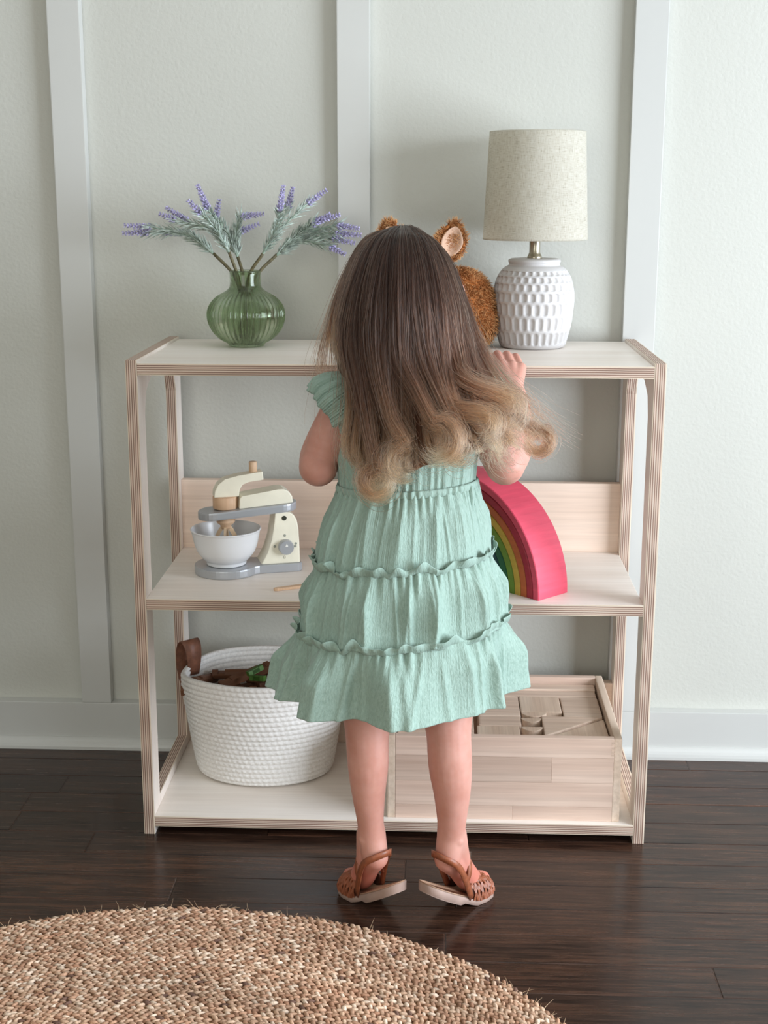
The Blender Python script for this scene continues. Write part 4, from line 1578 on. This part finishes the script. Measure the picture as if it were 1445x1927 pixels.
def ridges(seed, n, wlo, whi):
    """crests of gathered cloth at random places around the skirt"""
    r_ = np.random.default_rng(seed)
    c = (np.arange(n) + r_.uniform(-.38, .38, n)) * 2 * PI / n
    return c, r_.uniform(wlo, whi, n), r_.uniform(.45, 1.25, n), r_.normal(size=n) * .05, r_.uniform(0.0, 0.30, n), r_.uniform(0.75, 1.0, n)


def ridge_sum(rd, th, t, t_end=False):
    out = np.zeros_like(th)
    for c, w_, h_, dr_, t0, t1 in zip(*rd):
        d = np.angle(np.exp(1j * (th - c - dr_ * t)))
        k_ = w_ * (0.65 + .6 * t)
        q = np.abs(d) / k_
        up = min(1.0, max(0.0, (t - t0 * .5) / .35))
        dn = 1.0 if t_end else 1.0 - 0.55 * max(0.0, (t - t1 + .25) / .5)
        out += h_ * (np.exp(-q ** (1.75 if t_end else 1.25)) - 0.32 * np.exp(-(q / 1.9) ** 2)) * up * max(dn, .25)
    return out


TIERS = [dict(nr=17, w=(.050, .120), A=.0110, kb=[3, 5, 8], ab=[.0012, .0020, .0020], seed=3, nrows=60),
         dict(nr=16, w=(.060, .150), A=.0185, kb=[4, 6, 9], ab=[.0022, .0036, .0034], seed=8, nrows=60),
         dict(nr=14, w=(.070, .170), A=.0215, kb=[3, 6, 8, 11], ab=[.0034, .0070, .0080, .0045], seed=27, nrows=64)]


def folds(ti, t):
    T = TIERS[ti]
    rd = ridges(T['seed'] + 60, T['nr'], *T['w'])
    bw = waves(T['kb'], T['ab'], T['seed'], warp(TH + 0.03 * math.sin(2.2 * t + T['seed']), T['seed']))
    r2 = ridges(T['seed'] + 160, 34, .020, .045)
    return 0.30 * T['A'] * ridge_sum(r2, TH, t, ti == 2) + T['A'] * ridge_sum(rd, warp(TH, T['seed'] + 2), t, ti == 2) + bw * min(1, t * 2.0) * (1.0 if ti == 2 else 1 - .3 * t)


def tier(ti):
    T = TIERS[ti]
    z0, z1 = LV_Z[ti], LV_Z[ti + 1]
    gath = waves(range(34, 70, 3), [0.0004] * 12, T['seed'] + 1, warp(TH, T['seed']))
    P = []
    n_ = T['nrows']
    for i in range(n_):
        t = i / (n_ - 1)
        e = 1 - (1 - t) ** 1.25 if ti == 0 else t ** 0.95
        rx = LV_RX[ti] + (LV_RX[ti + 1] - LV_RX[ti]) * e
        ry = LV_RY[ti] + (LV_RY[ti + 1] - LV_RY[ti]) * e
        cx = LV_CX[ti] + (LV_CX[ti + 1] - LV_CX[ti]) * t
        cy = LV_CY[ti] + (LV_CY[ti + 1] - LV_CY[ti]) * t
        puff = 0.003 * math.sin(PI * min(1, t * 1.3)) if ti else 0.001 * math.sin(PI * t)
        g = gath * (max(0.0, 1 - t * 2.6) ** 1.2 * 2.0 + .12)
        crk = np.abs(waves([95, 113, 131, 149, 171, 203, 229], [.00020] * 7, T['seed'] + 3, TH, 3.2, t)) * 0.7
        P.append(ring_pts(cx, cy, z0 + (z1 - z0) * t, rx, ry, puff + g + folds(ti, t) + crk))
    if ti == 2:
        P.append(P[-1] + np.array((0, 0, -0.0012)))
    return grid_mesh('skirt_tier', np.array(P), dress, MATS['gauze'], 1.0)


for ti in range(3):
    tier(ti)


def ruffle(ti, seed):
    z = LV_Z[ti]
    rows = []
    wv = waves([22, 27, 33, 39, 46], [.9, 1, .9, .7, .5], seed, warp(TH, seed))
    wz = waves([9, 14, 19, 27], [.9, 1.0, .9, .7], seed + 9, warp(TH, seed + 1))
    bw = folds(ti - 1, 1.0) * .5 + folds(ti, 0.15) * .5
    for t in np.linspace(0, 1, 10):
        off = 0.0025 + bw + 0.0024 * wv * t ** 1.1 + 0.0055 * math.sin(t * PI * .55)
        dz = -0.004 + 0.0125 * t + 0.0021 * wz * (0.7 + .4 * t) + 0.0014 * np.roll(wv, 6) * t * t
        rows.append(ring_pts(LV_CX[ti], LV_CY[ti], z, LV_RX[ti], LV_RY[ti], off, dz))
    return grid_mesh('ruffle', np.array(rows), dress, MATS['gauze'], 0.1)


ruffle(1, 5)
ruffle(2, 14)
# bodice
rows = []
for t in np.linspace(0, 1, 40):
    z = 0.606 + 0.150 * t
    rx = np.interp(t, [0, .08, .3, .7, .88, 1], [0.0965, 0.0945, 0.097, 0.094, 0.080, 0.046])
    ry = np.interp(t, [0, .08, .3, .7, .88, 1], [0.0745, 0.072, 0.074, 0.070, 0.062, 0.040])
    pl = waves([30, 41, 53, 67], [.0006] * 4, 77, TH, 1.5, t) * (1 - .6 * t) + np.abs(waves([110, 141, 173], [.0003] * 3, 78, TH, 2.0, t))
    rows.append(ring_pts(0.024, -0.510 + 0.012 * t, z, rx, ry, pl) - np.array((0, 0, 0.0)))
grid_mesh('bodice', np.array(rows), dress, MATS['gauze'], 1.0)
rows = []
for t in np.linspace(0, 1, 7):
    rows.append(ring_pts(0.024, -0.510, 0.6065 + 0.011 * t, 0.0965, 0.0745, 0.0015 + 0.0016 * math.sin(PI * t) + waves([48, 57, 66], [.0005] * 3, 90, TH)))
grid_mesh('waistband', np.array(rows), dress, MATS['gauze'], 0.1)
# flutter sleeves
for s in (-1, 1):
    cx0 = 0.024
    o0 = A(cx0 + s * 0.060, -0.506, 0.752)
    ax = A(s * 0.80, -0.06, -0.62)
    ax /= np.linalg.norm(ax)
    e1 = np.cross(ax, A(0, 1, 0))
    e1 /= np.linalg.norm(e1)
    e2 = np.cross(ax, e1)
    rows = []
    wv = waves([9, 13, 17, 22], [1, .8, .7, .4], 33 + s, TH)
    for t in np.linspace(0, 1, 26):
        r_ = 0.014 + 0.034 * math.sin(min(1, t * 1.25) * PI / 2) ** 0.8 - 0.004 * max(0, t - .8) * 5
        q = r_ + 0.0016 * wv * t + 0.0005 * waves([60, 77, 95], [1, 1, 1], 41, TH, 2, t)
        dd_ = 0.064 * t + 0.0012 * wv * t
        rows.append(o0 + ax * dd_[:, None] + e1 * (q * np.cos(TH))[:, None] * 1.0 + e2 * (q * np.sin(TH))[:, None] * 1.12)
    grid_mesh('sleeve', np.array(rows), dress, MATS['gauze'], 0.5)

# ------------------------------------------------------------------ sandals
MATS['tan'] = plain('tan_leather', (142, 80, 52), 0.45, var=0.12, vscale=140, bscale=500, bstr=0.2)
MATS['sole'] = plain('rubber_sole', (168, 142, 130), 0.6, var=0.06)
MATS['insole'] = plain('insole_leather', (216, 176, 146), 0.55)
MATS['tandark'] = plain('tan_leather_lining', (84, 46, 32), 0.6)
MATS['buckle'] = plain('steel_buckle', (200, 200, 200), 0.25, metal=1.0)


def lift(s):
    return 0.050 * max(0.0, 1 - s / 0.66) ** 1.15


def halfw(s):
    return np.interp(s, [0, .03, .1, .25, .45, .62, .78, .9, .97, 1], [.006, .013, .0195, .0225, .0220, .0255, .0275, .0235, .013, .004])


for fi, (heel, toe) in enumerate(FEET):
    L = np.linalg.norm(toe - heel)
    dr = (toe - heel) / L
    sdv = A(-dr[1], dr[0])
    sandal = empty('sandal', (heel[0], heel[1], 0.0))
    sandal.parent = person
    sandal.matrix_parent_inverse = wm(person).inverted()

    def F(s, q, h):
        p = heel + dr * (s * L) + sdv * q
        return A(p[0], p[1], lift(s) + h)
    ss = np.linspace(0, 1, 30)
    outl = [(s, halfw(s)) for s in ss] + [(s, -halfw(s)) for s in ss[::-1]]

    def slab(name, h0f, h1f, inset, mat):
        V, Fc = [], []
        no = len(outl)
        for hf, k_ in ((h0f, .94), (h0f, 1.0), (h1f, 1.0), (h1f, .95)):
            for s, q in outl:
                add_ = .0012 if (hf is h0f and k_ == 1.0) else (-.0012 if (hf is h1f and k_ == 1.0) else 0)
                V.append(F(s, q * k_ * inset, hf(s) + add_))
        for i in range(3):
            for k in range(no):
                k2 = (k + 1) % no
                Fc.append((i * no + k, i * no + k2, (i + 1) * no + k2, (i + 1) * no + k))
        h2 = no // 2
        for lay, fl in ((0, True), (3, False)):
            for k in range(h2 - 1):
                q = (lay * no + k, lay * no + k + 1, lay * no + no - 2 - k, lay * no + no - 1 - k)
                Fc.append(q[::-1] if not fl else q)
        return from_data(name, V, Fc, mat, sandal)
    slab('sole', lambda s: 0.0006 + (0.0 if lift(s) < .006 else -0.0045 * min(1, max(0, (.46 - s) / .02))), lambda s: 0.0108, 1.0, MATS['sole'])
    slab('insole', lambda s: 0.0100, lambda s: 0.0124, 0.93, MATS['insole'])
    # closed woven toe: lining dome with two sets of crossing leather strips
    V, Fc = [], []

    def dome(a, t, k_=1.0):
        s = 0.56 + 0.43 * t
        hw = halfw(min(s, .985)) * 1.02 * k_
        hh = 0.034 * math.sqrt(max(0.0, 1 - (max(0, t - .25) / .76) ** 2)) * (0.9 + .1 * (1 - t)) * k_
        return F(s, hw * math.cos(a), 0.009 + hh * math.sin(a) ** 0.85)
    na, ntt = 20, 16
    for i in range(ntt + 1):
        for k in range(na + 1):
            V.append(dome(PI * k / na, i / ntt, 0.965))
    for i in range(ntt):
        for k in range(na):
            Fc.append((i * (na + 1) + k, i * (na + 1) + k + 1, (i + 1) * (na + 1) + k + 1, (i + 1) * (na + 1) + k))
    o = from_data('toe_lining', V, Fc, MATS['tandark'], sandal)
    sl = o.modifiers.new('t', 'SOLIDIFY')
    sl.thickness = .0012
    for dirn_ in (-1, 1):
        for j in range(-5, 15):
            path, nr = [], []
            for q in np.linspace(0, 1, 22):
                a = PI * q
                t = (j + 0.5) / 9.0 + dirn_ * 0.42 * (q - .5)
                if 0 <= t <= 0.985:
                    p = dome(a, t, 1.0)
                    c_ = F(0.56 + 0.43 * t, 0, 0.005)
                    n__ = p - c_
                    n__ /= np.linalg.norm(n__)
                    ov = 0.0007 * math.cos(PI * (q * 13 + j + (dirn_ > 0)))
                    path.append(p + n__ * (0.0006 + ov))
                    nr.append(n__)
            if len(path) > 4:
                V, Fc = band_data(path, nr, 0.0035, 0.0012)
                from_data('woven_strip', V, Fc, MATS['tan'], sandal, smooth=False)
    # straps: a sling round the back of the heel, and one over the instep
    hb = HEELS[fi]
    dr3, sd3 = A(dr[0], dr[1], 0), A(sdv[0], sdv[1], 0)
    P_, N_ = [], []
    for a in np.linspace(-1, 1, 41):
        if abs(a) <= 0.72:
            ph = a / 0.72 * math.radians(100)
            o_ = -dr3 * math.cos(ph) + sd3 * math.sin(ph)
            P_.append(hb + o_ * 0.0222 + A(0, 0, 0.016 * math.cos(ph) - .002) + dr3 * .001)
            N_.append(o_)
        else:
            q = (abs(a) - .72) / .28
            sg = math.copysign(1, a)
            ph = sg * math.radians(100)
            o_ = -dr3 * math.cos(ph) + sd3 * math.sin(ph)
            p_a = hb + o_ * 0.0222 + A(0, 0, 0.016 * math.cos(ph) - .002) + dr3 * .001
            p_b = F(0.56, sg * 0.0225, 0.011)
            P_.append(p_a * (1 - q) + p_b * q + sd3 * sg * .002 * math.sin(PI * q))
            N_.append(sd3 * sg)
    P_ = np.array(P_)
    for _k in range(10):
        P_[1:-1] = P_[1:-1] * .5 + (P_[:-2] + P_[2:]) * .25
    V, Fc = band_data(P_ + np.array(N_) * .0006, N_, 0.0095, 0.0018)
    from_data('heel_strap', V, Fc, MATS['tan'], sandal)
    P_, N_ = [], []
    midp = hb * .42 + A(*(heel + (toe - heel) * 0.70), 0.030) * .58
    for a in np.linspace(-1, 1, 31):
        ph = a * math.radians(112)
        o_ = sd3 * math.sin(ph) + A(0, 0, 1) * math.cos(ph)
        P_.append(midp + o_ * 0.0225 + A(0, 0, 0.002 + .004 * math.cos(ph)) + dr3 * (0.004 - .010 * (1 - math.cos(ph))))
        N_.append(o_)
    V, Fc = band_data(P_, N_, 0.0080, 0.0018)
    from_data('ankle_strap', V, Fc, MATS['tan'], sandal)
    c = px(*( (681, 1592, -.569) if fi == 0 else (880, 1610, -.583)))
    o = from_bm('buckle', plate_bm([(-.005, -.006), (.005, -.006), (.005, .006), (-.005, .006)], [[(-.003, -.004), (.003, -.004), (.003, .004), (-.003, .004)]], .0015, 1, .0004), MATS['buckle'], sandal, keep=True, loc=c)

# ------------------------------------------------------------------ hair
GD = [
    [(735, 431, -.455), (690, 444, -.445), (655, 500, -.440), (632, 570, -.450), (615, 640, -.470), (609, 690, -.480), (628, 722, -.470), (655, 738, -.450), (690, 750, -.445)],
    [(740, 429, -.480), (690, 452, -.515), (655, 540, -.535), (636, 620, -.550), (648, 690, -.560), (652, 760, -.582), (645, 828, -.592), (662, 878, -.602), (695, 905, -.606)],
    [(745, 428, -.482), (708, 452, -.530), (688, 540, -.570), (680, 630, -.580), (686, 710, -.590), (688, 790, -.600), (680, 862, -.606), (690, 915, -.616), (722, 942, -.622)],
    [(751, 427, -.484), (730, 452, -.540), (718, 540, -.585), (717, 640, -.595), (721, 730, -.602), (721, 810, -.608), (712, 880, -.614), (716, 926, -.620), (750, 930, -.626)],
    [(757, 426, -.485), (752, 452, -.545), (750, 540, -.590), (752, 640, -.600), (755, 730, -.606), (758, 810, -.612), (762, 868, -.618), (778, 902, -.624), (805, 884, -.630)],
    [(764, 426, -.485), (776, 452, -.542), (784, 540, -.586), (790, 640, -.598), (796, 730, -.606), (802, 800, -.612), (816, 850, -.620), (842, 876, -.626), (864, 848, -.632)],
    [(771, 427, -.484), (800, 454, -.532), (818, 540, -.572), (829, 640, -.588), (839, 730, -.600), (852, 790, -.608), (878, 834, -.614), (906, 858, -.618), (918, 822, -.622)],
    [(777, 429, -.482), (822, 460, -.515), (846, 540, -.545), (860, 640, -.568), (879, 715, -.585), (906, 765, -.592), (936, 800, -.594), (958, 832, -.592), (972, 872, -.588)],
    [(783, 431, -.480), (838, 472, -.490), (866, 550, -.510), (887, 630, -.530), (914, 692, -.550), (946, 737, -.560), (980, 775, -.560), (1008, 808, -.556), (1034, 826, -.550)],
]
G = np.array([[tuple(px(*q)) for q in g] for g in GD])
NS = 30
GS = np.stack([catmull(g, 61) for g in G])
for _k in range(14):
    GS[:, 1:-1] = GS[:, 1:-1] * .5 + (GS[:, :-2] + GS[:, 2:]) * .25
#          # (9, 61, 3)


def along(g, s):
    """hair flow at g in [0, 8] (left to right) and s in [0, 1] (root to tip); arrays"""
    g = np.clip(g, 0, 7.9999)
    x = np.clip(s, 0, 1) * 59.999
    gi, xi = g.astype(int), x.astype(int)
    gf, xf = (g - gi)[..., None], (x - xi)[..., None]
    gf = gf * gf * (3 - 2 * gf) * .5 + gf * .5
    a_ = GS[gi, xi] * (1 - xf) + GS[gi, xi + 1] * xf
    b_ = GS[gi + 1, xi] * (1 - xf) + GS[gi + 1, xi + 1] * xf
    return a_ * (1 - gf) + b_ * gf


m, nt, b = new_mat('hair_mass')
at_ = nt.nodes.new('ShaderNodeAttribute')
at_.attribute_name = 'Col'
stk = noise(nt, coords(nt, (420, 60, 14)), 1.0, 3, 0.6)
tt = ramp(nt, stk, [(0.3, (0.6, 0.58, 0.56, 1)), (0.7, (1.25, 1.2, 1.15, 1))])
nt.links.new(mixc(nt, 1.0, at_.outputs['Color'], tt, 'MULTIPLY'), b.inputs['Base Color'])
b.inputs['Roughness'].default_value = 0.85
b.inputs['Specular IOR Level'].default_value = 0.05
MATS['hairmass'] = m
HC = [(0.0, (36, 24, 19)), (0.40, (52, 35, 28)), (0.64, (74, 51, 40)), (0.81, (106, 77, 59)), (0.92, (134, 102, 78)), (1.0, (176, 144, 115))]


def hc(s):
    return np.stack([np.interp(s, [p for p, _ in HC], [lin(c)[i] for _, c in HC]) for i in range(3)], axis=-1)


# the inner mass that the strands lie on
ng, nsr = 90, 50
gg, s2 = np.meshgrid(np.linspace(0.05, 7.95, ng), np.linspace(0.0, 0.83, nsr), indexing='ij')
s2 = s2 * np.interp(gg, [0, .75, 1.2], [.66, .70, 1.0])
P0 = along(gg, s2)
inn = np.array((0.024, -0.47, 0))
dirs = inn - P0
dirs[..., 2] = 0
dirs /= np.linalg.norm(dirs, axis=-1, keepdims=True) + 1e-9
lump = 0.003 * np.sin(gg * 9 + 1.2 * np.sin(s2 * 5)) * np.minimum(1, s2 * 4)
Po = P0 + dirs * (0.009 + lump[..., None])
Pi_ = P0 + dirs * 0.022
V = np.vstack([Po.reshape(-1, 3), Pi_.reshape(-1, 3)])
off = ng * nsr
Fq = []
for i in range(ng - 1):
    for j in range(nsr - 1):
        q = (i * nsr + j, i * nsr + j + 1, (i + 1) * nsr + j + 1, (i + 1) * nsr + j)
        Fq.append(q[::-1])
        Fq.append(tuple(k + off for k in q))
for i in range(ng - 1):
    for j in (0, nsr - 1):
        q = (i * nsr + j, (i + 1) * nsr + j, (i + 1) * nsr + j + off, i * nsr + j + off)
        Fq.append(q)
for j in range(nsr - 1):
    for i in (0, ng - 1):
        Fq.append((i * nsr + j, i * nsr + j + 1, i * nsr + j + 1 + off, i * nsr + j + off))
# cap over the skull
n0 = len(V)
cv, cf = [], []
for i in range(25):
    ph = PI * i / 24
    for k in range(48):
        th = 2 * PI * k / 48
        cv.append((0.020 + 0.0705 * math.sin(ph) * math.cos(th), -0.489 + 0.0815 * math.sin(ph) * math.sin(th), 0.8755 + 0.0800 * math.cos(ph)))
cv = np.array(cv)
for i in range(24):
    for k in range(48):
        q = (i * 48 + k, (i + 1) * 48 + k, (i + 1) * 48 + (k + 1) % 48, i * 48 + (k + 1) % 48)
        c_ = cv[list(q)].mean(0)
        if c_[2] > 0.915 or c_[1] < -0.455:
            cf.append(tuple(n0 + z for z in q))
Call = np.vstack([hc(np.r_[s2.ravel(), s2.ravel()]), hc(np.full(len(cv), .1))])
V = np.vstack([V, cv])
hm = from_data('hair', V, Fq + cf, MATS['hairmass'], person)
ca = hm.data.color_attributes.new('Col', 'FLOAT_COLOR', 'POINT')
ca.data.foreach_set('color', np.c_[Call, np.ones(len(Call))].astype(np.float32).ravel())

m = bpy.data.materials.new('hair_strand')
m.use_nodes = True
nt = m.node_tree
nt.nodes.remove(nt.nodes['Principled BSDF'])
hb_ = nt.nodes.new('ShaderNodeBsdfHairPrincipled')
hb_.parametrization = 'COLOR'
hi_ = nt.nodes.new('ShaderNodeHairInfo')
ca_ = ramp(nt, hi_.outputs['Intercept'], [(p, c) for p, c in HC])
cb_ = ramp(nt, hi_.outputs['Random'], [(0.0, (0.42, 0.40, 0.38, 1)), (0.5, (0.95, 0.95, 0.95, 1)), (0.82, (1.4, 1.36, 1.3, 1)), (1.0, (2.1, 2.0, 1.85, 1))])
nt.links.new(mixc(nt, 1.0, ca_, cb_, 'MULTIPLY'), hb_.inputs['Color'])
hb_.inputs['IOR'].default_value = 1.4
hb_.inputs['Roughness'].default_value = 0.30
hb_.inputs['Radial Roughness'].default_value = 0.45
nt.links.new(hb_.outputs[0], nt.nodes['Material Output'].inputs['Surface'])
MATS['hair'] = m

NSTR = 17000
s = np.linspace(0, 1, NS)
g0 = np.where(rng.random(NSTR) < .10, rng.uniform(0.0, 1.2, NSTR), rng.uniform(0.0, 8.0, NSTR))
NLK = 64
lock = np.clip((g0 * NLK / 8 + rng.normal(size=NSTR) * .9).astype(int), 0, NLK - 1)
lk_len = rng.uniform(.80, 1.0, NLK)
lk_ph = rng.uniform(0, 6.28, NLK)
lk_r = rng.uniform(.5, 1.25, NLK)
lk_g = rng.normal(size=NLK) * .10
lk_d = rng.uniform(0, 1, NLK)
lk_dir = np.where(rng.random(NLK) < .5, -1.0, 1.0)
lay = rng.random(NSTR) ** 1.5
lenf = lk_len[lock] * rng.uniform(.80, 1.0, NSTR) * (1 - .12 * lay)
lenf = lenf * np.interp(g0, [0, .75, 1.15], [.60, .62, 1.0])
cg_ = (lock + .5) * 8 / NLK
pull = np.clip((s - .15) / .6, 0, 1) ** 1.0                       # strands gather into locks on the way down
gs = g0[:, None] + (cg_ - g0)[:, None] * 0.72 * pull[None] + lk_g[lock][:, None] * np.sin(s * 5.0)[None] * pull[None] * 1.0
pos = along(gs, s[None] * lenf[:, None])
dirs = inn - pos
dirs[..., 2] = 0
dirs /= np.linalg.norm(dirs, axis=-1, keepdims=True) + 1e-9
depth = (lay * 0.014 + lk_d[lock] * .014)[:, None] * np.clip(s * 6, 0, 1)[None]
pos = pos + dirs * depth[..., None]
pos += (rng.normal(size=(NSTR, 1, 3)) * np.array((.0025, .0015, .001))) * np.clip(s * 5, 0, 1)[None, :, None]
# curls towards the tips
sl_ = s[None] * lenf[:, None]
cu = np.clip((sl_ - .62) / .33, 0, 1)
cr = 0.0085 * lk_r[lock][:, None] * cu ** 1.1
aa = lk_ph[lock][:, None] + lk_dir[lock][:, None] * (cu * 2 * PI * 1.25) + rng.normal(size=(NSTR, 1)) * .45
pos[..., 0] += cr * (np.cos(aa) - np.cos(lk_ph[lock])[:, None]) * .9
pos[..., 1] += cr * (np.sin(aa) - np.sin(lk_ph[lock])[:, None]) * .55 - cu * .004
pos[..., 2] += cr * np.sin(aa + 1.0) * .45
# fine waviness
f1 = rng.uniform(6, 14, (NSTR, 1))
pos[..., 0] += 0.0011 * np.sin(s[None] * f1 + rng.uniform(0, 6.28, (NSTR, 1))) * s[None]
pos[..., 2] = np.maximum(pos[..., 2], 0.3)
rad = np.interp(s, [0, .1, .7, 1], [.00036, .00042, .00040, .00014])
hair_curves('hair_strands', pos, rad, MATS['hair'], person, 'stuff')

# curls that stand out from the mass, and stray hairs
CURLS = [  # start, centre of the roll, radius, turns, direction, count, spread
    ((935, 748, -.575), (1012, 830, -.556), .0160, 1.30, 1, 260, .0048),
    ((900, 770, -.600), (962, 850, -.585), .0230, 0.55, -1, 240, .0085),
    ((785, 735, -.618), (822, 832, -.640), .0270, 0.72, 1, 460, .0065),
    ((850, 760, -.615), (906, 806, -.630), .0200, 0.60, 1, 300, .0080),
    ((690, 800, -.610), (712, 908, -.630), .0200, 1.05, -1, 380, .0060),
    ((735, 780, -.618), (768, 872, -.634), .0250, 0.55, -1, 300, .0080),
    ((875, 715, -.600), (950, 780, -.600), .0240, 0.50, 1, 240, .0100),
    ((830, 740, -.616), (868, 850, -.636), .0170, 0.85, -1, 260, .0065),
]
allp = []
for st_, ce, r_, turns, dr_, cnt, spd in CURLS:
    a_ = px(*st_)
    c_ = px(*ce)
    gq = np.clip((st_[0] - 640) / 35.0, .3, 7.7)
    top_ = np.stack([along(np.full(1, gq), np.full(1, q))[0] for q in (0.0, .06, .12, .20, .30, .42)])
    ang0 = math.radians(100)
    arc = []
    for q in np.linspace(0, 1, 12):
        an = ang0 - dr_ * q * turns * 2 * PI
        rr2 = r_ * (1 - .38 * q)
        arc.append(c_ + np.array((rr2 * math.cos(an) * 1.05, -0.010 * q + .004 * math.sin(an), rr2 * math.sin(an))))
    fine = catmull(np.vstack([top_, [a_], arc]), 200)
    dl = np.r_[0, np.cumsum(np.linalg.norm(np.diff(fine, axis=0), axis=1))]
    dl /= dl[-1]
    s_arc = dl[int(200 * 6.5 / 18)]
    sq = np.linspace(0, 1, 60)
    Lr = rng.uniform(.82, 1.0, cnt)[:, None]
    tq = sq[None] * Lr
    bs = np.stack([np.interp(tq, dl, fine[:, k]) for k in range(3)], axis=-1)
    wa = np.clip((tq - s_arc) / .12, 0, 1)[..., None]
    bs = bs + (bs - c_) * wa * (rng.normal(size=(cnt, 1, 1)) * .20)
    o1 = rng.normal(size=(cnt, 1, 3)) * np.array((1, .6, 1)) * spd * np.interp(sq, [0, .12, .45, .7, 1], [0, .12, .80, .62, .9])[None, :, None]
    gi_ = np.clip(gq + rng.normal(size=(cnt, 1)) * .42, 0.1, 7.9)
    sr_ = np.clip(tq / s_arc, 0, 1) * .42
    side_ = along(np.broadcast_to(gi_, sr_.shape), sr_) - along(np.full_like(sr_, gq), sr_)
    bs = bs + side_ * np.clip((s_arc * 1.05 - tq) / (s_arc * .55), 0, 1)[..., None]
    wv_ = 0.0012 * np.sin(sq[None] * rng.uniform(5, 14, (cnt, 1)) + rng.uniform(0, 6.28, (cnt, 1)))[..., None] * rng.normal(size=(cnt, 1, 3))
    allp.append(bs + o1 + wv_)
hair_curves('hair_curl', np.concatenate(allp), np.interp(np.linspace(0, 1, 60), [0, .1, .7, 1], [.00030, .00042, .00040, .00014]), MATS['hair'], person, 'stuff')
NFL = 520
g1 = rng.choice([0, 1], NFL, p=[.3, .7]) * 8.0
g1 = np.where(rng.random(NFL) < .55, rng.uniform(0, 8, NFL), np.clip(g1 + rng.normal(size=NFL) * .8, 0, 8))
ps = along(np.repeat(g1[:, None], NS, 1), s[None] * rng.uniform(.75, 1.0, NFL)[:, None])
dv = rng.normal(size=(NFL, 3)) * np.array((.020, .010, .010)) + np.c_[np.where(g1 > 5, .016, 0), np.full(NFL, -.006), np.zeros(NFL)]
ps = ps + dv[:, None] * (s[None, :, None] ** 1.6)
an = rng.uniform(0, 6.28, (NFL, 1)) + s[None] * rng.uniform(4, 12, (NFL, 1))
cr = (.008 * rng.random((NFL, 1)) * np.clip((s - .5) / .5, 0, 1)[None])
ps[..., 0] += cr * np.cos(an)
ps[..., 2] += cr * np.sin(an)
hair_curves('stray_hair', ps, np.interp(s, [0, .7, 1], [.00022, .0002, .0001]), MATS['hair'], person, 'stuff')
